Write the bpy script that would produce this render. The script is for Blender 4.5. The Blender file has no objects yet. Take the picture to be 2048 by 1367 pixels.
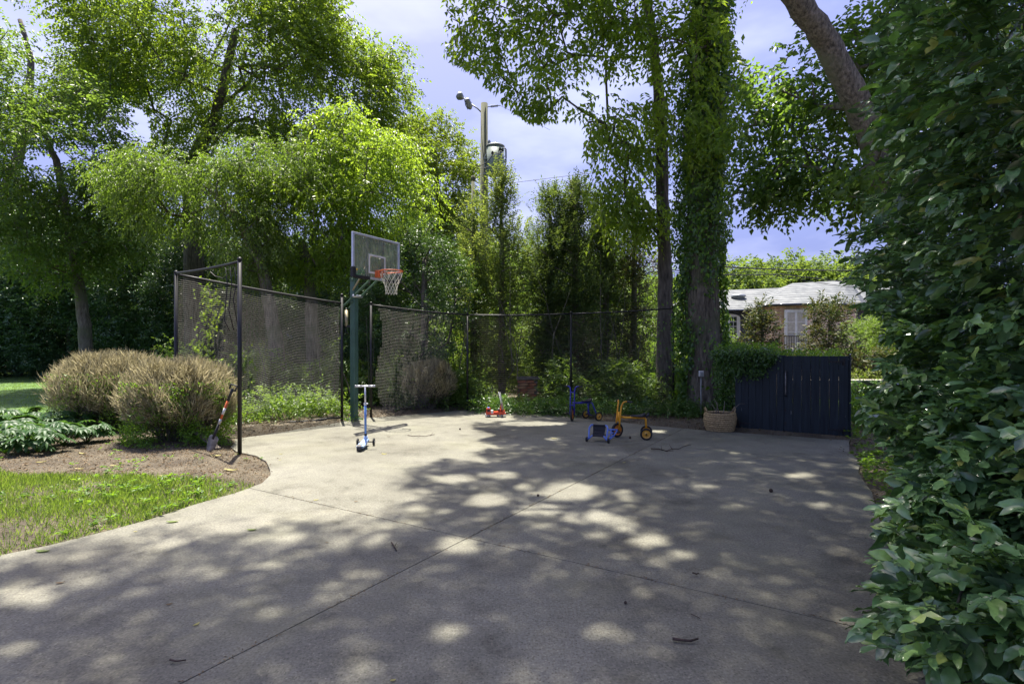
import bpy, math, random
import numpy as np
from mathutils import Vector, Matrix
sc = bpy.context.scene
COL = sc.collection
rng = np.random.default_rng(7)
random.seed(7)
F, HY, H = 1070.0, 688.0, 1.6           # focal length in photo pixels, horizon row, eye height

# ---------------------------------------------------------------- camera, world, sun, exposure
cam = bpy.data.cameras.new('camera'); camo = bpy.data.objects.new('camera', cam); COL.objects.link(camo)
camo.location = (0, 0, H); camo.rotation_euler = (math.radians(90), 0, 0)
cam.sensor_width = 36; cam.lens = F/2048*36
cam.shift_y = (HY-683.5)/2048
cam.clip_end = 900; cam.clip_start = 0.05
sc.camera = camo
SUN_EL = math.radians(72.5); SUN_AZ = math.atan2(-.34, .94)
SD = Vector((math.sin(SUN_AZ)*math.cos(SUN_EL), math.cos(SUN_AZ)*math.cos(SUN_EL), math.sin(SUN_EL)))  # towards the sun
sun = bpy.data.lights.new('sun', 'SUN'); sun.energy = 2.0; sun.angle = math.radians(.53); sun.color = (1, .94, .84)
suno = bpy.data.objects.new('sun', sun); COL.objects.link(suno)
suno.rotation_euler = (-SD).to_track_quat('-Z', 'Y').to_euler()
w = bpy.data.worlds.new('World'); sc.world = w; w.use_nodes = True
nt = w.node_tree; nt.nodes.clear()
sky = nt.nodes.new('ShaderNodeTexSky'); sky.sky_type = 'NISHITA'; sky.sun_disc = False
sky.sun_elevation = SUN_EL; sky.sun_rotation = SUN_AZ; sky.air_density = 1.0; sky.dust_density = 7; sky.ozone_density = 1.0
tc = nt.nodes.new('ShaderNodeTexCoord')
mp = nt.nodes.new('ShaderNodeMapping'); mp.inputs['Scale'].default_value = (1.1, 1.1, 3.2); mp.inputs['Rotation'].default_value = (.2, .5, .3)
no = nt.nodes.new('ShaderNodeTexNoise'); no.inputs['Scale'].default_value = 2.2; no.inputs['Detail'].default_value = 5; no.inputs['Roughness'].default_value = .55
cr = nt.nodes.new('ShaderNodeValToRGB'); cr.color_ramp.elements[0].position = .47; cr.color_ramp.elements[0].color = (0, 0, 0, 1)
cr.color_ramp.elements[1].position = .72; cr.color_ramp.elements[1].color = (.55, .55, .55, 1)
tint = nt.nodes.new('ShaderNodeMix'); tint.data_type = 'RGBA'; tint.blend_type = 'MULTIPLY'; tint.inputs['Factor'].default_value = 1
tint.inputs['B'].default_value = (.205, .195, .215, 1)
mx = nt.nodes.new('ShaderNodeMix'); mx.data_type = 'RGBA'
mx.inputs['B'].default_value = (1.3, 1.38, 1.7, 1)
bg = nt.nodes.new('ShaderNodeBackground'); bg.inputs['Strength'].default_value = .15
wo = nt.nodes.new('ShaderNodeOutputWorld')
L = nt.links.new
veil = nt.nodes.new('ShaderNodeMix'); veil.data_type = 'RGBA'; veil.inputs['Factor'].default_value = .38; veil.inputs['B'].default_value = (.30, .47, 1.55, 1)
L(tc.outputs['Generated'], mp.inputs['Vector']); L(mp.outputs[0], no.inputs['Vector']); L(no.outputs['Fac'], cr.inputs['Fac'])
L(sky.outputs[0], tint.inputs['A']); L(tint.outputs['Result'], veil.inputs['A']); L(veil.outputs['Result'], mx.inputs['A']); L(cr.outputs['Color'], mx.inputs['Factor'])
L(mx.outputs['Result'], bg.inputs['Color']); L(bg.outputs[0], wo.inputs['Surface'])
sc.view_settings.view_transform = 'Standard'; sc.view_settings.look = 'None'; sc.view_settings.gamma = 1
sc.view_settings.use_curve_mapping = False
sc.view_settings.exposure = 2.6
sc.render.engine = 'CYCLES'
cy = sc.cycles; cy.use_denoising = True; cy.max_bounces = 10; cy.diffuse_bounces = 5; cy.glossy_bounces = 3
cy.transmission_bounces = 6; cy.transparent_max_bounces = 12; cy.sample_clamp_indirect = 6; cy.caustics_reflective = False; cy.caustics_refractive = False

# ---------------------------------------------------------------- pixel helpers (layout only)
def P(px, py, Y): return Vector(((px-1024)/F*Y, Y, H+(HY-py)*Y/F))
def G(px, py):
    Y = H*F/(py-HY); return Vector(((px-1024)/F*Y, Y, 0))

# ---------------------------------------------------------------- materials
MATS = {}
def nodes(name):
    m = bpy.data.materials.new(name); m.use_nodes = True; t = m.node_tree
    b = t.nodes['Principled BSDF']; o = t.nodes['Material Output']
    return m, t, b, o
def ramp(t, stops):
    r = t.nodes.new('ShaderNodeValToRGB'); e = r.color_ramp.elements
    while len(e) < len(stops): e.new(.5)
    for i, (p, c) in enumerate(stops): e[i].position = p; e[i].color = (*c, 1)
    return r
def noise(t, scale, detail=4, rough=.55, vec=None, coords='Object'):
    n = t.nodes.new('ShaderNodeTexNoise'); n.inputs['Scale'].default_value = scale; n.inputs['Detail'].default_value = detail
    n.inputs['Roughness'].default_value = rough
    if vec is None:
        c = t.nodes.new('ShaderNodeTexCoord'); t.links.new(c.outputs[coords], n.inputs['Vector'])
    else: t.links.new(vec, n.inputs['Vector'])
    return n
def mixc(t, fac, a, b, mode='MIX'):
    m = t.nodes.new('ShaderNodeMix'); m.data_type = 'RGBA'; m.blend_type = mode
    for k, v in (('Factor', fac), ('A', a), ('B', b)):
        if hasattr(v, 'links') or hasattr(v, 'is_linked'): t.links.new(v, m.inputs[k])
        elif k == 'Factor': m.inputs[k].default_value = v
        else: m.inputs[k].default_value = (*v, 1)
    return m.outputs['Result']
def bump(t, b, h, strength=.5, dist=.01):
    n = t.nodes.new('ShaderNodeBump'); n.inputs['Strength'].default_value = strength; n.inputs['Distance'].default_value = dist
    t.links.new(h, n.inputs['Height']); t.links.new(n.outputs[0], b.inputs['Normal'])
def plain(name, col, rough=.5, metal=0., vary=.25, scale=12, bumpd=0):
    m, t, b, o = nodes(name)
    n = noise(t, scale, 5)
    lo = tuple(c*(1-vary) for c in col); hi = tuple(min(1, c*(1+vary*.6)) for c in col)
    r = ramp(t, [(.35, lo), (.65, hi)]); t.links.new(n.outputs['Fac'], r.inputs['Fac'])
    t.links.new(r.outputs[0], b.inputs['Base Color'])
    b.inputs['Roughness'].default_value = rough; b.inputs['Metallic'].default_value = metal
    if bumpd: bump(t, b, n.outputs['Fac'], .6, bumpd)
    return m
def leafmat(name, dark, light, trans=.45, rough=.45, spec=.35, tl=None, scale=.5):
    m, t, b, o = nodes(name)
    g = t.nodes.new('ShaderNodeNewGeometry')
    n = noise(t, scale, 3)
    add = t.nodes.new('ShaderNodeMath'); add.operation = 'MULTIPLY_ADD'; add.inputs[1].default_value = .55
    sub = t.nodes.new('ShaderNodeMath'); sub.operation = 'MULTIPLY'; sub.inputs[1].default_value = .45
    t.links.new(n.outputs['Fac'], sub.inputs[0]); t.links.new(g.outputs['Random Per Island'], add.inputs[0]); t.links.new(sub.outputs[0], add.inputs[2])
    mid = tuple((a+c)/2 for a, c in zip(dark, light))
    r = ramp(t, [(.12, dark), (.5, mid), (.85, light)]); t.links.new(add.outputs[0], r.inputs['Fac'])
    t.links.new(r.outputs[0], b.inputs['Base Color']); b.inputs['Roughness'].default_value = rough
    b.inputs['Specular IOR Level'].default_value = spec
    tr = t.nodes.new('ShaderNodeBsdfTranslucent')
    tl = tl or (2.6, 2.4, .9)
    c = mixc(t, 1.0, r.outputs[0], tl, 'MULTIPLY'); t.links.new(c, tr.inputs['Color'])
    ms = t.nodes.new('ShaderNodeMixShader'); ms.inputs[0].default_value = trans
    t.links.new(b.outputs[0], ms.inputs[1]); t.links.new(tr.outputs[0], ms.inputs[2]); t.links.new(ms.outputs[0], o.inputs['Surface'])
    return m
def barkmat(name, dark, light, sx=14, sz=2.5, bd=.02, moss=None):
    m, t, b, o = nodes(name)
    c = t.nodes.new('ShaderNodeTexCoord'); mpn = t.nodes.new('ShaderNodeMapping'); mpn.inputs['Scale'].default_value = (sx, sx, sz)
    t.links.new(c.outputs['Object'], mpn.inputs['Vector'])
    n = noise(t, 1.6, 8, .65, mpn.outputs[0]); n2 = noise(t, 1.1, 3)
    r = ramp(t, [(.32, dark), (.52, tuple((a+d)/2 for a, d in zip(dark, light))), (.7, light)]); t.links.new(n.outputs['Fac'], r.inputs['Fac'])
    out = r.outputs[0]
    if moss:
        k = ramp(t, [(.5, (0, 0, 0)), (.62, (1, 1, 1))]); t.links.new(n2.outputs['Fac'], k.inputs['Fac']); out = mixc(t, k.outputs[0], out, moss)
    t.links.new(out, b.inputs['Base Color']); b.inputs['Roughness'].default_value = .9; bump(t, b, n.outputs['Fac'], 1, bd)
    return m

# concrete: pale, stained, with exposed pebbles
def concrete():
    m, t, b, o = nodes('driveway_concrete')
    n1 = noise(t, .55, 6, .6); n2 = noise(t, 3.0, 6, .65); n3 = noise(t, 60, 3)
    r1 = ramp(t, [(.3, (.14, .134, .102)), (.5, (.195, .19, .148)), (.7, (.23, .224, .18))]); t.links.new(n1.outputs['Fac'], r1.inputs['Fac'])
    r2 = ramp(t, [(.28, (.45, .44, .42)), (.43, (.86, .86, .86)), (.6, (1, 1, 1)), (.75, (1.18, 1.16, 1.1))]); t.links.new(n2.outputs['Fac'], r2.inputs['Fac'])
    c = mixc(t, .85, r1.outputs[0], r2.outputs[0], 'MULTIPLY')
    v = t.nodes.new('ShaderNodeTexVoronoi'); v.inputs['Scale'].default_value = 75; v.inputs['Randomness'].default_value = 1
    tc_ = t.nodes.new('ShaderNodeTexCoord'); t.links.new(tc_.outputs['Object'], v.inputs['Vector'])
    hs = t.nodes.new('ShaderNodeSeparateColor'); t.links.new(v.outputs['Color'], hs.inputs[0])
    peb = ramp(t, [(.0, (.45, .43, .4)), (.4, (.8, .78, .74)), (.75, (1.0, .98, .95)), (.92, (1.5, 1.48, 1.4))]); t.links.new(hs.outputs[0], peb.inputs['Fac'])
    edge = ramp(t, [(.25, (1, 1, 1)), (.5, (0, 0, 0))]); t.links.new(v.outputs['Distance'], edge.inputs['Fac'])
    c2 = mixc(t, edge.outputs[0], (1, 1, 1), peb.outputs[0]); c = mixc(t, .8, c, c2, 'MULTIPLY')
    r3 = ramp(t, [(.35, (.72, .72, .72)), (.65, (1.16, 1.16, 1.16))]); t.links.new(n3.outputs['Fac'], r3.inputs['Fac'])
    c = mixc(t, .9, c, r3.outputs[0], 'MULTIPLY')
    nn = noise(t, 9, 4, .7); k = ramp(t, [(.67, (0, 0, 0)), (.73, (1, 1, 1))]); t.links.new(nn.outputs['Fac'], k.inputs['Fac'])
    kk = t.nodes.new('ShaderNodeMath'); kk.operation = 'MULTIPLY'; kk.inputs[1].default_value = .5; t.links.new(k.outputs[0], kk.inputs[0])
    c = mixc(t, kk.outputs[0], c, (.11, .095, .075))
    ns = noise(t, .9, 7, .7); ks = ramp(t, [(.33, (.55, .53, .5)), (.46, (1, 1, 1)), (.62, (1, 1, 1)), (.74, (1.14, 1.13, 1.1))]); t.links.new(ns.outputs['Fac'], ks.inputs['Fac']); c = mixc(t, .75, c, ks.outputs[0], 'MULTIPLY')
    wv = t.nodes.new('ShaderNodeTexWave'); wv.wave_type = 'RINGS'; wv.rings_direction = 'Z'; wv.inputs['Scale'].default_value = .085; wv.inputs['Distortion'].default_value = .8; wv.inputs['Detail'].default_value = 3
    mo = t.nodes.new('ShaderNodeMapping'); mo.inputs['Location'].default_value = (1.5, -3.0, 0); tq = t.nodes.new('ShaderNodeTexCoord'); t.links.new(tq.outputs['Object'], mo.inputs['Vector']); t.links.new(mo.outputs[0], wv.inputs['Vector'])
    kw = ramp(t, [(.0, (1, 1, 1)), (.93, (1, 1, 1)), (.98, (1.10, 1.09, 1.07))]); t.links.new(wv.outputs['Fac'], kw.inputs['Fac']); c = mixc(t, .6, c, kw.outputs[0], 'MULTIPLY')
    # mossy tint
    n5 = noise(t, .8, 4); k5 = ramp(t, [(.5, (0, 0, 0)), (.75, (.35, .35, .35))]); t.links.new(n5.outputs['Fac'], k5.inputs['Fac'])
    c = mixc(t, k5.outputs[0], c, (.2, .2, .12))
    t.links.new(c, b.inputs['Base Color']); b.inputs['Roughness'].default_value = .85
    bump(t, b, n3.outputs['Fac'], .35, .004)
    return m
def soilmat():
    m, t, b, o = nodes('soil_mulch')
    n1 = noise(t, 2.2, 6); n2 = noise(t, 45, 6, .7)
    r1 = ramp(t, [(.3, (.058, .046, .03)), (.55, (.115, .096, .064)), (.75, (.165, .14, .097))]); t.links.new(n1.outputs['Fac'], r1.inputs['Fac'])
    r2 = ramp(t, [(.3, (.4, .4, .4)), (.5, (1, 1, 1)), (.72, (1.7, 1.6, 1.5))]); t.links.new(n2.outputs['Fac'], r2.inputs['Fac'])
    c = mixc(t, 1, r1.outputs[0], r2.outputs[0], 'MULTIPLY')
    t.links.new(c, b.inputs['Base Color']); b.inputs['Roughness'].default_value = .95; bump(t, b, n2.outputs['Fac'], 1, .02)
    return m
M = dict(
 concrete=concrete(), soil=soilmat(),
 turf=plain('turf', (.09, .17, .04), .9, 0, .5, 3, .02),
 grass=leafmat('grass_blade', (.09, .16, .035), (.21, .31, .085), .4, .5, .2),
 grass_dry=leafmat('dry_grass', (.16, .14, .06), (.3, .27, .14), .3, .6, .1, (1.1, 1.1, .8)),
 leaf_big=leafmat('leaf_big_tree', (0.06, 0.11, 0.02), (0.16, 0.235, 0.045), .52, .4, .4),
 leaf_left=leafmat('leaf_left_tree', (0.05, 0.1, 0.03), (0.12, 0.19, 0.05), .5, .4, .4),
 leaf_bright=leafmat('leaf_bright', (.09, .14, .035), (.20, .255, .08), .5, .45, .35, (1.4, 1.65, .5)),
 leaf_yellow=leafmat('leaf_yellow_green', (0.11, 0.15, 0.03), (0.26, 0.3, 0.075), .5, .45, .3, (1.4, 1.6, .5)),
 leaf_canopy=leafmat('leaf_canopy', (0.075, 0.13, 0.025), (0.18, 0.27, 0.05), .62, .35, .45),
 leaf_lean=leafmat('leaf_leaning_tree', (0.05, 0.1, 0.03), (0.11, 0.19, 0.05), .55, .35, .5),
 leaf_ivy=leafmat('leaf_ivy', (.035, .085, .024), (.11, .21, .05), .35, .3, .5),
 leaf_ivy_lit=leafmat('leaf_ivy_sunlit', (0.069, 0.150, 0.019), (0.172, 0.315, 0.051), .45, .4, .4),  # same ivy, sun on the outer leaves put into a brighter colour
 leaf_dark=leafmat('leaf_evergreen', (.03, .07, .03), (.085, .16, .07), .15, .32, .4),
 leaf_camellia=leafmat('leaf_camellia', (.028, .065, .022), (.085, .16, .05), .2, .42, .35),
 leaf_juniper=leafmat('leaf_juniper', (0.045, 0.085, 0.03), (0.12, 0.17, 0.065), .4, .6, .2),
 leaf_juniper_lit=leafmat('leaf_juniper_lit', (0.07, 0.12, 0.04), (0.19, 0.24, 0.09), .45, .6, .2),  # paler juniper copy, sunlight on the sprays put into the colour
 leaf_magnolia=leafmat('leaf_magnolia', (0.04, 0.09, 0.03), (0.15, 0.13, 0.05), .3, .5, .3, (1.2, 1.2, .6)),
 leaf_far=leafmat('leaf_far', (.06, .11, .035), (.14, .20, .065), .4, .6, .2),
 leaf_under=leafmat('leaf_undergrowth', (0.05, 0.1, 0.025), (0.15, 0.24, 0.06), .4, .4, .4),
 leaf_vine=leafmat('leaf_vine', (.13, .20, .02), (.28, .36, .05), .5, .4, .3, (1.3, 1.5, .4)),
 leaf_hell=leafmat('leaf_hellebore', (.03, .085, .025), (.075, .155, .05), .3, .45, .3),
 leaf_cover=leafmat('leaf_ground_cover', (.06, .13, .02), (.15, .26, .04), .45, .45, .3),
 litter=leafmat('leaf_litter', (.07, .045, .025), (.27, .20, .12), .15, .7, .2, (1.1, 1, .7)),
 yellowleaf=leafmat('yellow_fallen_leaf', (.34, .31, .10), (.48, .44, .18), .3, .5, .3, (1.2, 1.2, .6)),
 greenleaf=leafmat('green_fallen_leaf', (.16, .22, .07), (.24, .30, .10), .3, .5, .3, (1.2, 1.2, .6)),
 twig=leafmat('dry_twig', (.30, .27, .14), (.68, .61, .39), .35, .8, .1, (1, 1, 1)),
 bark_grey=barkmat('bark_grey', (.05, .042, .032), (.22, .20, .16), 14, 3, .02, (.10, .11, .06)),
 bark_dark=barkmat('bark_dark', (.03, .026, .02), (.17, .15, .12), 12, 2, .03),
 bark_brown=barkmat('bark_brown', (.03, .025, .018), (.29, .25, .19), 13, 2.0, .05, (.09, .10, .05)),
 bark_lean=barkmat('bark_leaning', (.035, .03, .022), (.30, .265, .205), 16, 7, .03, (.17, .175, .11)),
 pole_wood=barkmat('pole_wood', (.08, .085, .055), (.19, .195, .13), 30, 1.2, .006),
 black=plain('black_steel', (.008, .008, .009), .5, 0, .3, 20),
 rubber=plain('rubber', (.02, .02, .02), .75, 0, .3, 30),
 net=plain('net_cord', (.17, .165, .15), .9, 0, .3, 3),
 net_sunlit=plain('net_cord_sunlit', (.21, .20, .175), .9, 0, .3, 3),  # same cord as the other panels, sunlight put into a paler colour
 net_shaded=plain('net_cord_shaded', (.10, .09, .075), .9, 0, .3, 3),  # same cord again, shade put into a darker colour
 pole_green=plain('green_paint', (.06, .125, .092), .45, .1, .22, 4),
 alu=plain('aluminium', (.62, .64, .68), .38, .5, .12, 10),
 white=plain('white_paint', (.75, .75, .72), .5, 0, .1, 8),
 orange=plain('orange_paint', (.62, .13, .035), .45, 0, .2, 10),
 cord=plain('white_cord', (.62, .60, .50), .9, 0, .2, 20),
 tan=plain('tan_metal', (.36, .32, .2), .5, .2, .2, 10),
 blue=plain('blue_paint', (.035, .035, .32), .32, 0, .18, 10),
 cartblue=plain('light_blue_paint', (.14, .24, .66), .35, 0, .15, 10),
 scooterblue=plain('scooter_blue', (.12, .24, .55), .35, .1, .15, 10),
 paleblue=plain('pale_blue_plastic', (.34, .48, .72), .4, 0, .12, 10),
 yellow=plain('yellow_paint', (.78, .36, .015), .3, 0, .15, 10),
 rimyellow=plain('yellow_rim', (.72, .38, .05), .4, 0, .15, 20),
 rimorange=plain('orange_rim', (.72, .25, .03), .4, 0, .15, 20),
 seat=plain('seat_black', (.025, .025, .03), .5, 0, .3, 20),
 mesh=plain('mesh_fabric', (.03, .03, .035), .85, 0, .4, 60),
 red=plain('red_plastic', (.62, .07, .03), .3, 0, .12, 10),
 silver=plain('silver_plastic', (.5, .5, .52), .35, .3, .15, 20),
 darkglass=plain('dark_window', (.03, .035, .04), .12, 0, .3, 3),
 transformer=plain('transformer_grey', (.26, .31, .28), .5, .1, .25, 1.5),
 galv=plain('galvanised', (.33, .35, .36), .5, .5, .2, 10),
 shovel=plain('steel_blade', (.24, .225, .21), .45, .5, .4, 14),
 oldwood=barkmat('weathered_wood', (.10, .08, .06), (.26, .22, .17), 30, 3, .004),
 wicker=plain('wicker', (.40, .29, .14), .8, 0, .45, 40, .006),
 hinge=plain('hinge_black', (.01, .01, .012), .4, .2, .3, 20),
 stone=plain('cap_stone', (.45, .42, .34), .85, 0, .25, 6, .01),
 curtain=plain('curtain', (.5, .47, .40), .9, 0, .2, 14),
 pinecone=plain('seed_pod', (.06, .04, .03), .9, 0, .4, 60),
 green_print=plain('green_print', (.05, .30, .10), .5), yellow_print=plain('yellow_print', (.8, .5, .05), .5),
)
def navy():
    m, t, b, o = nodes('navy_planks')
    c = t.nodes.new('ShaderNodeTexCoord'); mpn = t.nodes.new('ShaderNodeMapping'); mpn.inputs['Scale'].default_value = (18, 18, 1.2)
    t.links.new(c.outputs['Object'], mpn.inputs['Vector'])
    n = noise(t, 1.5, 6, .6, mpn.outputs[0])
    r = ramp(t, [(.3, (.009, .014, .018)), (.6, (.018, .028, .035)), (.75, (.045, .058, .066))]); t.links.new(n.outputs['Fac'], r.inputs['Fac'])
    m2 = t.nodes.new('ShaderNodeMapping'); m2.inputs['Scale'].default_value = (40, 40, 7); t.links.new(c.outputs['Object'], m2.inputs['Vector'])
    n2 = noise(t, 1, 3, .6, m2.outputs[0]); k = ramp(t, [(.735, (0, 0, 0)), (.75, (1, 1, 1))]); t.links.new(n2.outputs['Fac'], k.inputs['Fac'])
    t.links.new(mixc(t, k.outputs[0], r.outputs[0], (.3, .3, .28)), b.inputs['Base Color'])
    b.inputs['Roughness'].default_value = .6; b.inputs['Specular IOR Level'].default_value = .3; bump(t, b, n.outputs['Fac'], .6, .003); return m
M['navy'] = navy()
def brickmat(name, a, b2, mort, scale=1., rough=.9):
    m, t, b, o = nodes(name)
    c = t.nodes.new('ShaderNodeTexCoord'); s = t.nodes.new('ShaderNodeSeparateXYZ'); t.links.new(c.outputs['Object'], s.inputs[0])
    ad = t.nodes.new('ShaderNodeMath'); t.links.new(s.outputs[0], ad.inputs[0]); t.links.new(s.outputs[1], ad.inputs[1])
    cb = t.nodes.new('ShaderNodeCombineXYZ'); t.links.new(ad.outputs[0], cb.inputs[0]); t.links.new(s.outputs[2], cb.inputs[1])
    k = t.nodes.new('ShaderNodeTexBrick'); t.links.new(cb.outputs[0], k.inputs['Vector']); k.inputs['Scale'].default_value = scale
    k.inputs['Brick Width'].default_value = .23; k.inputs['Row Height'].default_value = .078; k.inputs['Mortar Size'].default_value = .012
    k.inputs['Color1'].default_value = (*a, 1); k.inputs['Color2'].default_value = (*b2, 1); k.inputs['Mortar'].default_value = (*mort, 1)
    n = noise(t, 2.5, 5); r = ramp(t, [(.35, (.7, .7, .7)), (.65, (1.3, 1.25, 1.2))]); t.links.new(n.outputs['Fac'], r.inputs['Fac'])
    t.links.new(mixc(t, 1, k.outputs['Color'], r.outputs[0], 'MULTIPLY'), b.inputs['Base Color'])
    b.inputs['Roughness'].default_value = rough; bump(t, b, k.outputs['Fac'], -.6, .01); return m
M['housebrick'] = brickmat('house_brick', (.50, .28, .20), (.66, .50, .40), (.68, .62, .53))
M['slate_wall'] = brickmat('slate_cladding', (.10, .115, .15), (.15, .165, .20), (.05, .055, .07), .62)
M['slate_roof'] = brickmat('slate_roof', (.12, .137, .14), (.18, .197, .197), (.055, .065, .065), .5, .7)
M['brick_red'] = plain('red_brick', (.30, .11, .05), .9, 0, .45, 9, .006)
M['brick_pale'] = plain('pale_brick', (.36, .19, .09), .9, 0, .4, 9, .006)
M['mortar'] = plain('mortar', (.16, .14, .11), .95, 0, .3, 20)
def boardglass():
    m, t, b, o = nodes('dirty_board_glass')
    c = t.nodes.new('ShaderNodeTexCoord'); mpn = t.nodes.new('ShaderNodeMapping'); mpn.inputs['Scale'].default_value = (26, 26, 2.2)
    t.links.new(c.outputs['Object'], mpn.inputs['Vector'])
    n = noise(t, 1.6, 6, .7, mpn.outputs[0])
    r = ramp(t, [(.3, (.18, .22, .14)), (.7, (.45, .49, .36))]); t.links.new(n.outputs['Fac'], r.inputs['Fac'])
    t.links.new(r.outputs[0], b.inputs['Base Color']); b.inputs['Roughness'].default_value = .35
    f = ramp(t, [(.3, (.2, .2, .2)), (.6, (.62, .62, .62))]); t.links.new(n.outputs['Fac'], f.inputs['Fac'])
    tr = t.nodes.new('ShaderNodeBsdfTransparent'); ms = t.nodes.new('ShaderNodeMixShader')
    t.links.new(f.outputs[0], ms.inputs[0]); t.links.new(tr.outputs[0], ms.inputs[1]); t.links.new(b.outputs[0], ms.inputs[2]); t.links.new(ms.outputs[0], o.inputs['Surface'])
    return m
M['boardglass'] = boardglass()
def hollymat():
    m, t, b, o = nodes('holly_leaf')
    g = t.nodes.new('ShaderNodeNewGeometry'); oi = t.nodes.new('ShaderNodeObjectInfo')
    ad = t.nodes.new('ShaderNodeMath'); t.links.new(g.outputs['Random Per Island'], ad.inputs[0]); t.links.new(oi.outputs['Random'], ad.inputs[1])
    fr = t.nodes.new('ShaderNodeMath'); fr.operation = 'FRACT'; t.links.new(ad.outputs[0], fr.inputs[0])
    r = ramp(t, [(0, (.035, .072, .034)), (.5, (.07, .135, .058)), (.85, (.11, .20, .07)), (.97, (.19, .29, .08)), (1, (.24, .24, .07))]); t.links.new(fr.outputs[0], r.inputs['Fac'])
    n = noise(t, 30, 3); r2 = ramp(t, [(.3, (.75, .75, .75)), (.7, (1.25, 1.25, 1.25))]); t.links.new(n.outputs['Fac'], r2.inputs['Fac'])
    c = mixc(t, 1, r.outputs[0], r2.outputs[0], 'MULTIPLY')
    bf = mixc(t, g.outputs['Backfacing'], c, mixc(t, 1, c, (1.9, 1.9, 1.6), 'MULTIPLY'))
    t.links.new(bf, b.inputs['Base Color']); b.inputs['Roughness'].default_value = .35; b.inputs['Specular IOR Level'].default_value = .6; b.inputs['Coat Weight'].default_value = .8; b.inputs['Coat Roughness'].default_value = .16
    bump(t, b, n.outputs['Fac'], .5, .004)
    tr = t.nodes.new('ShaderNodeBsdfTranslucent'); t.links.new(mixc(t, 1, c, (1.5, 1.9, .6), 'MULTIPLY'), tr.inputs['Color'])
    ms = t.nodes.new('ShaderNodeMixShader'); ms.inputs[0].default_value = .22
    t.links.new(b.outputs[0], ms.inputs[1]); t.links.new(tr.outputs[0], ms.inputs[2]); t.links.new(ms.outputs[0], o.inputs['Surface'])
    return m
M['holly'] = hollymat()

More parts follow.
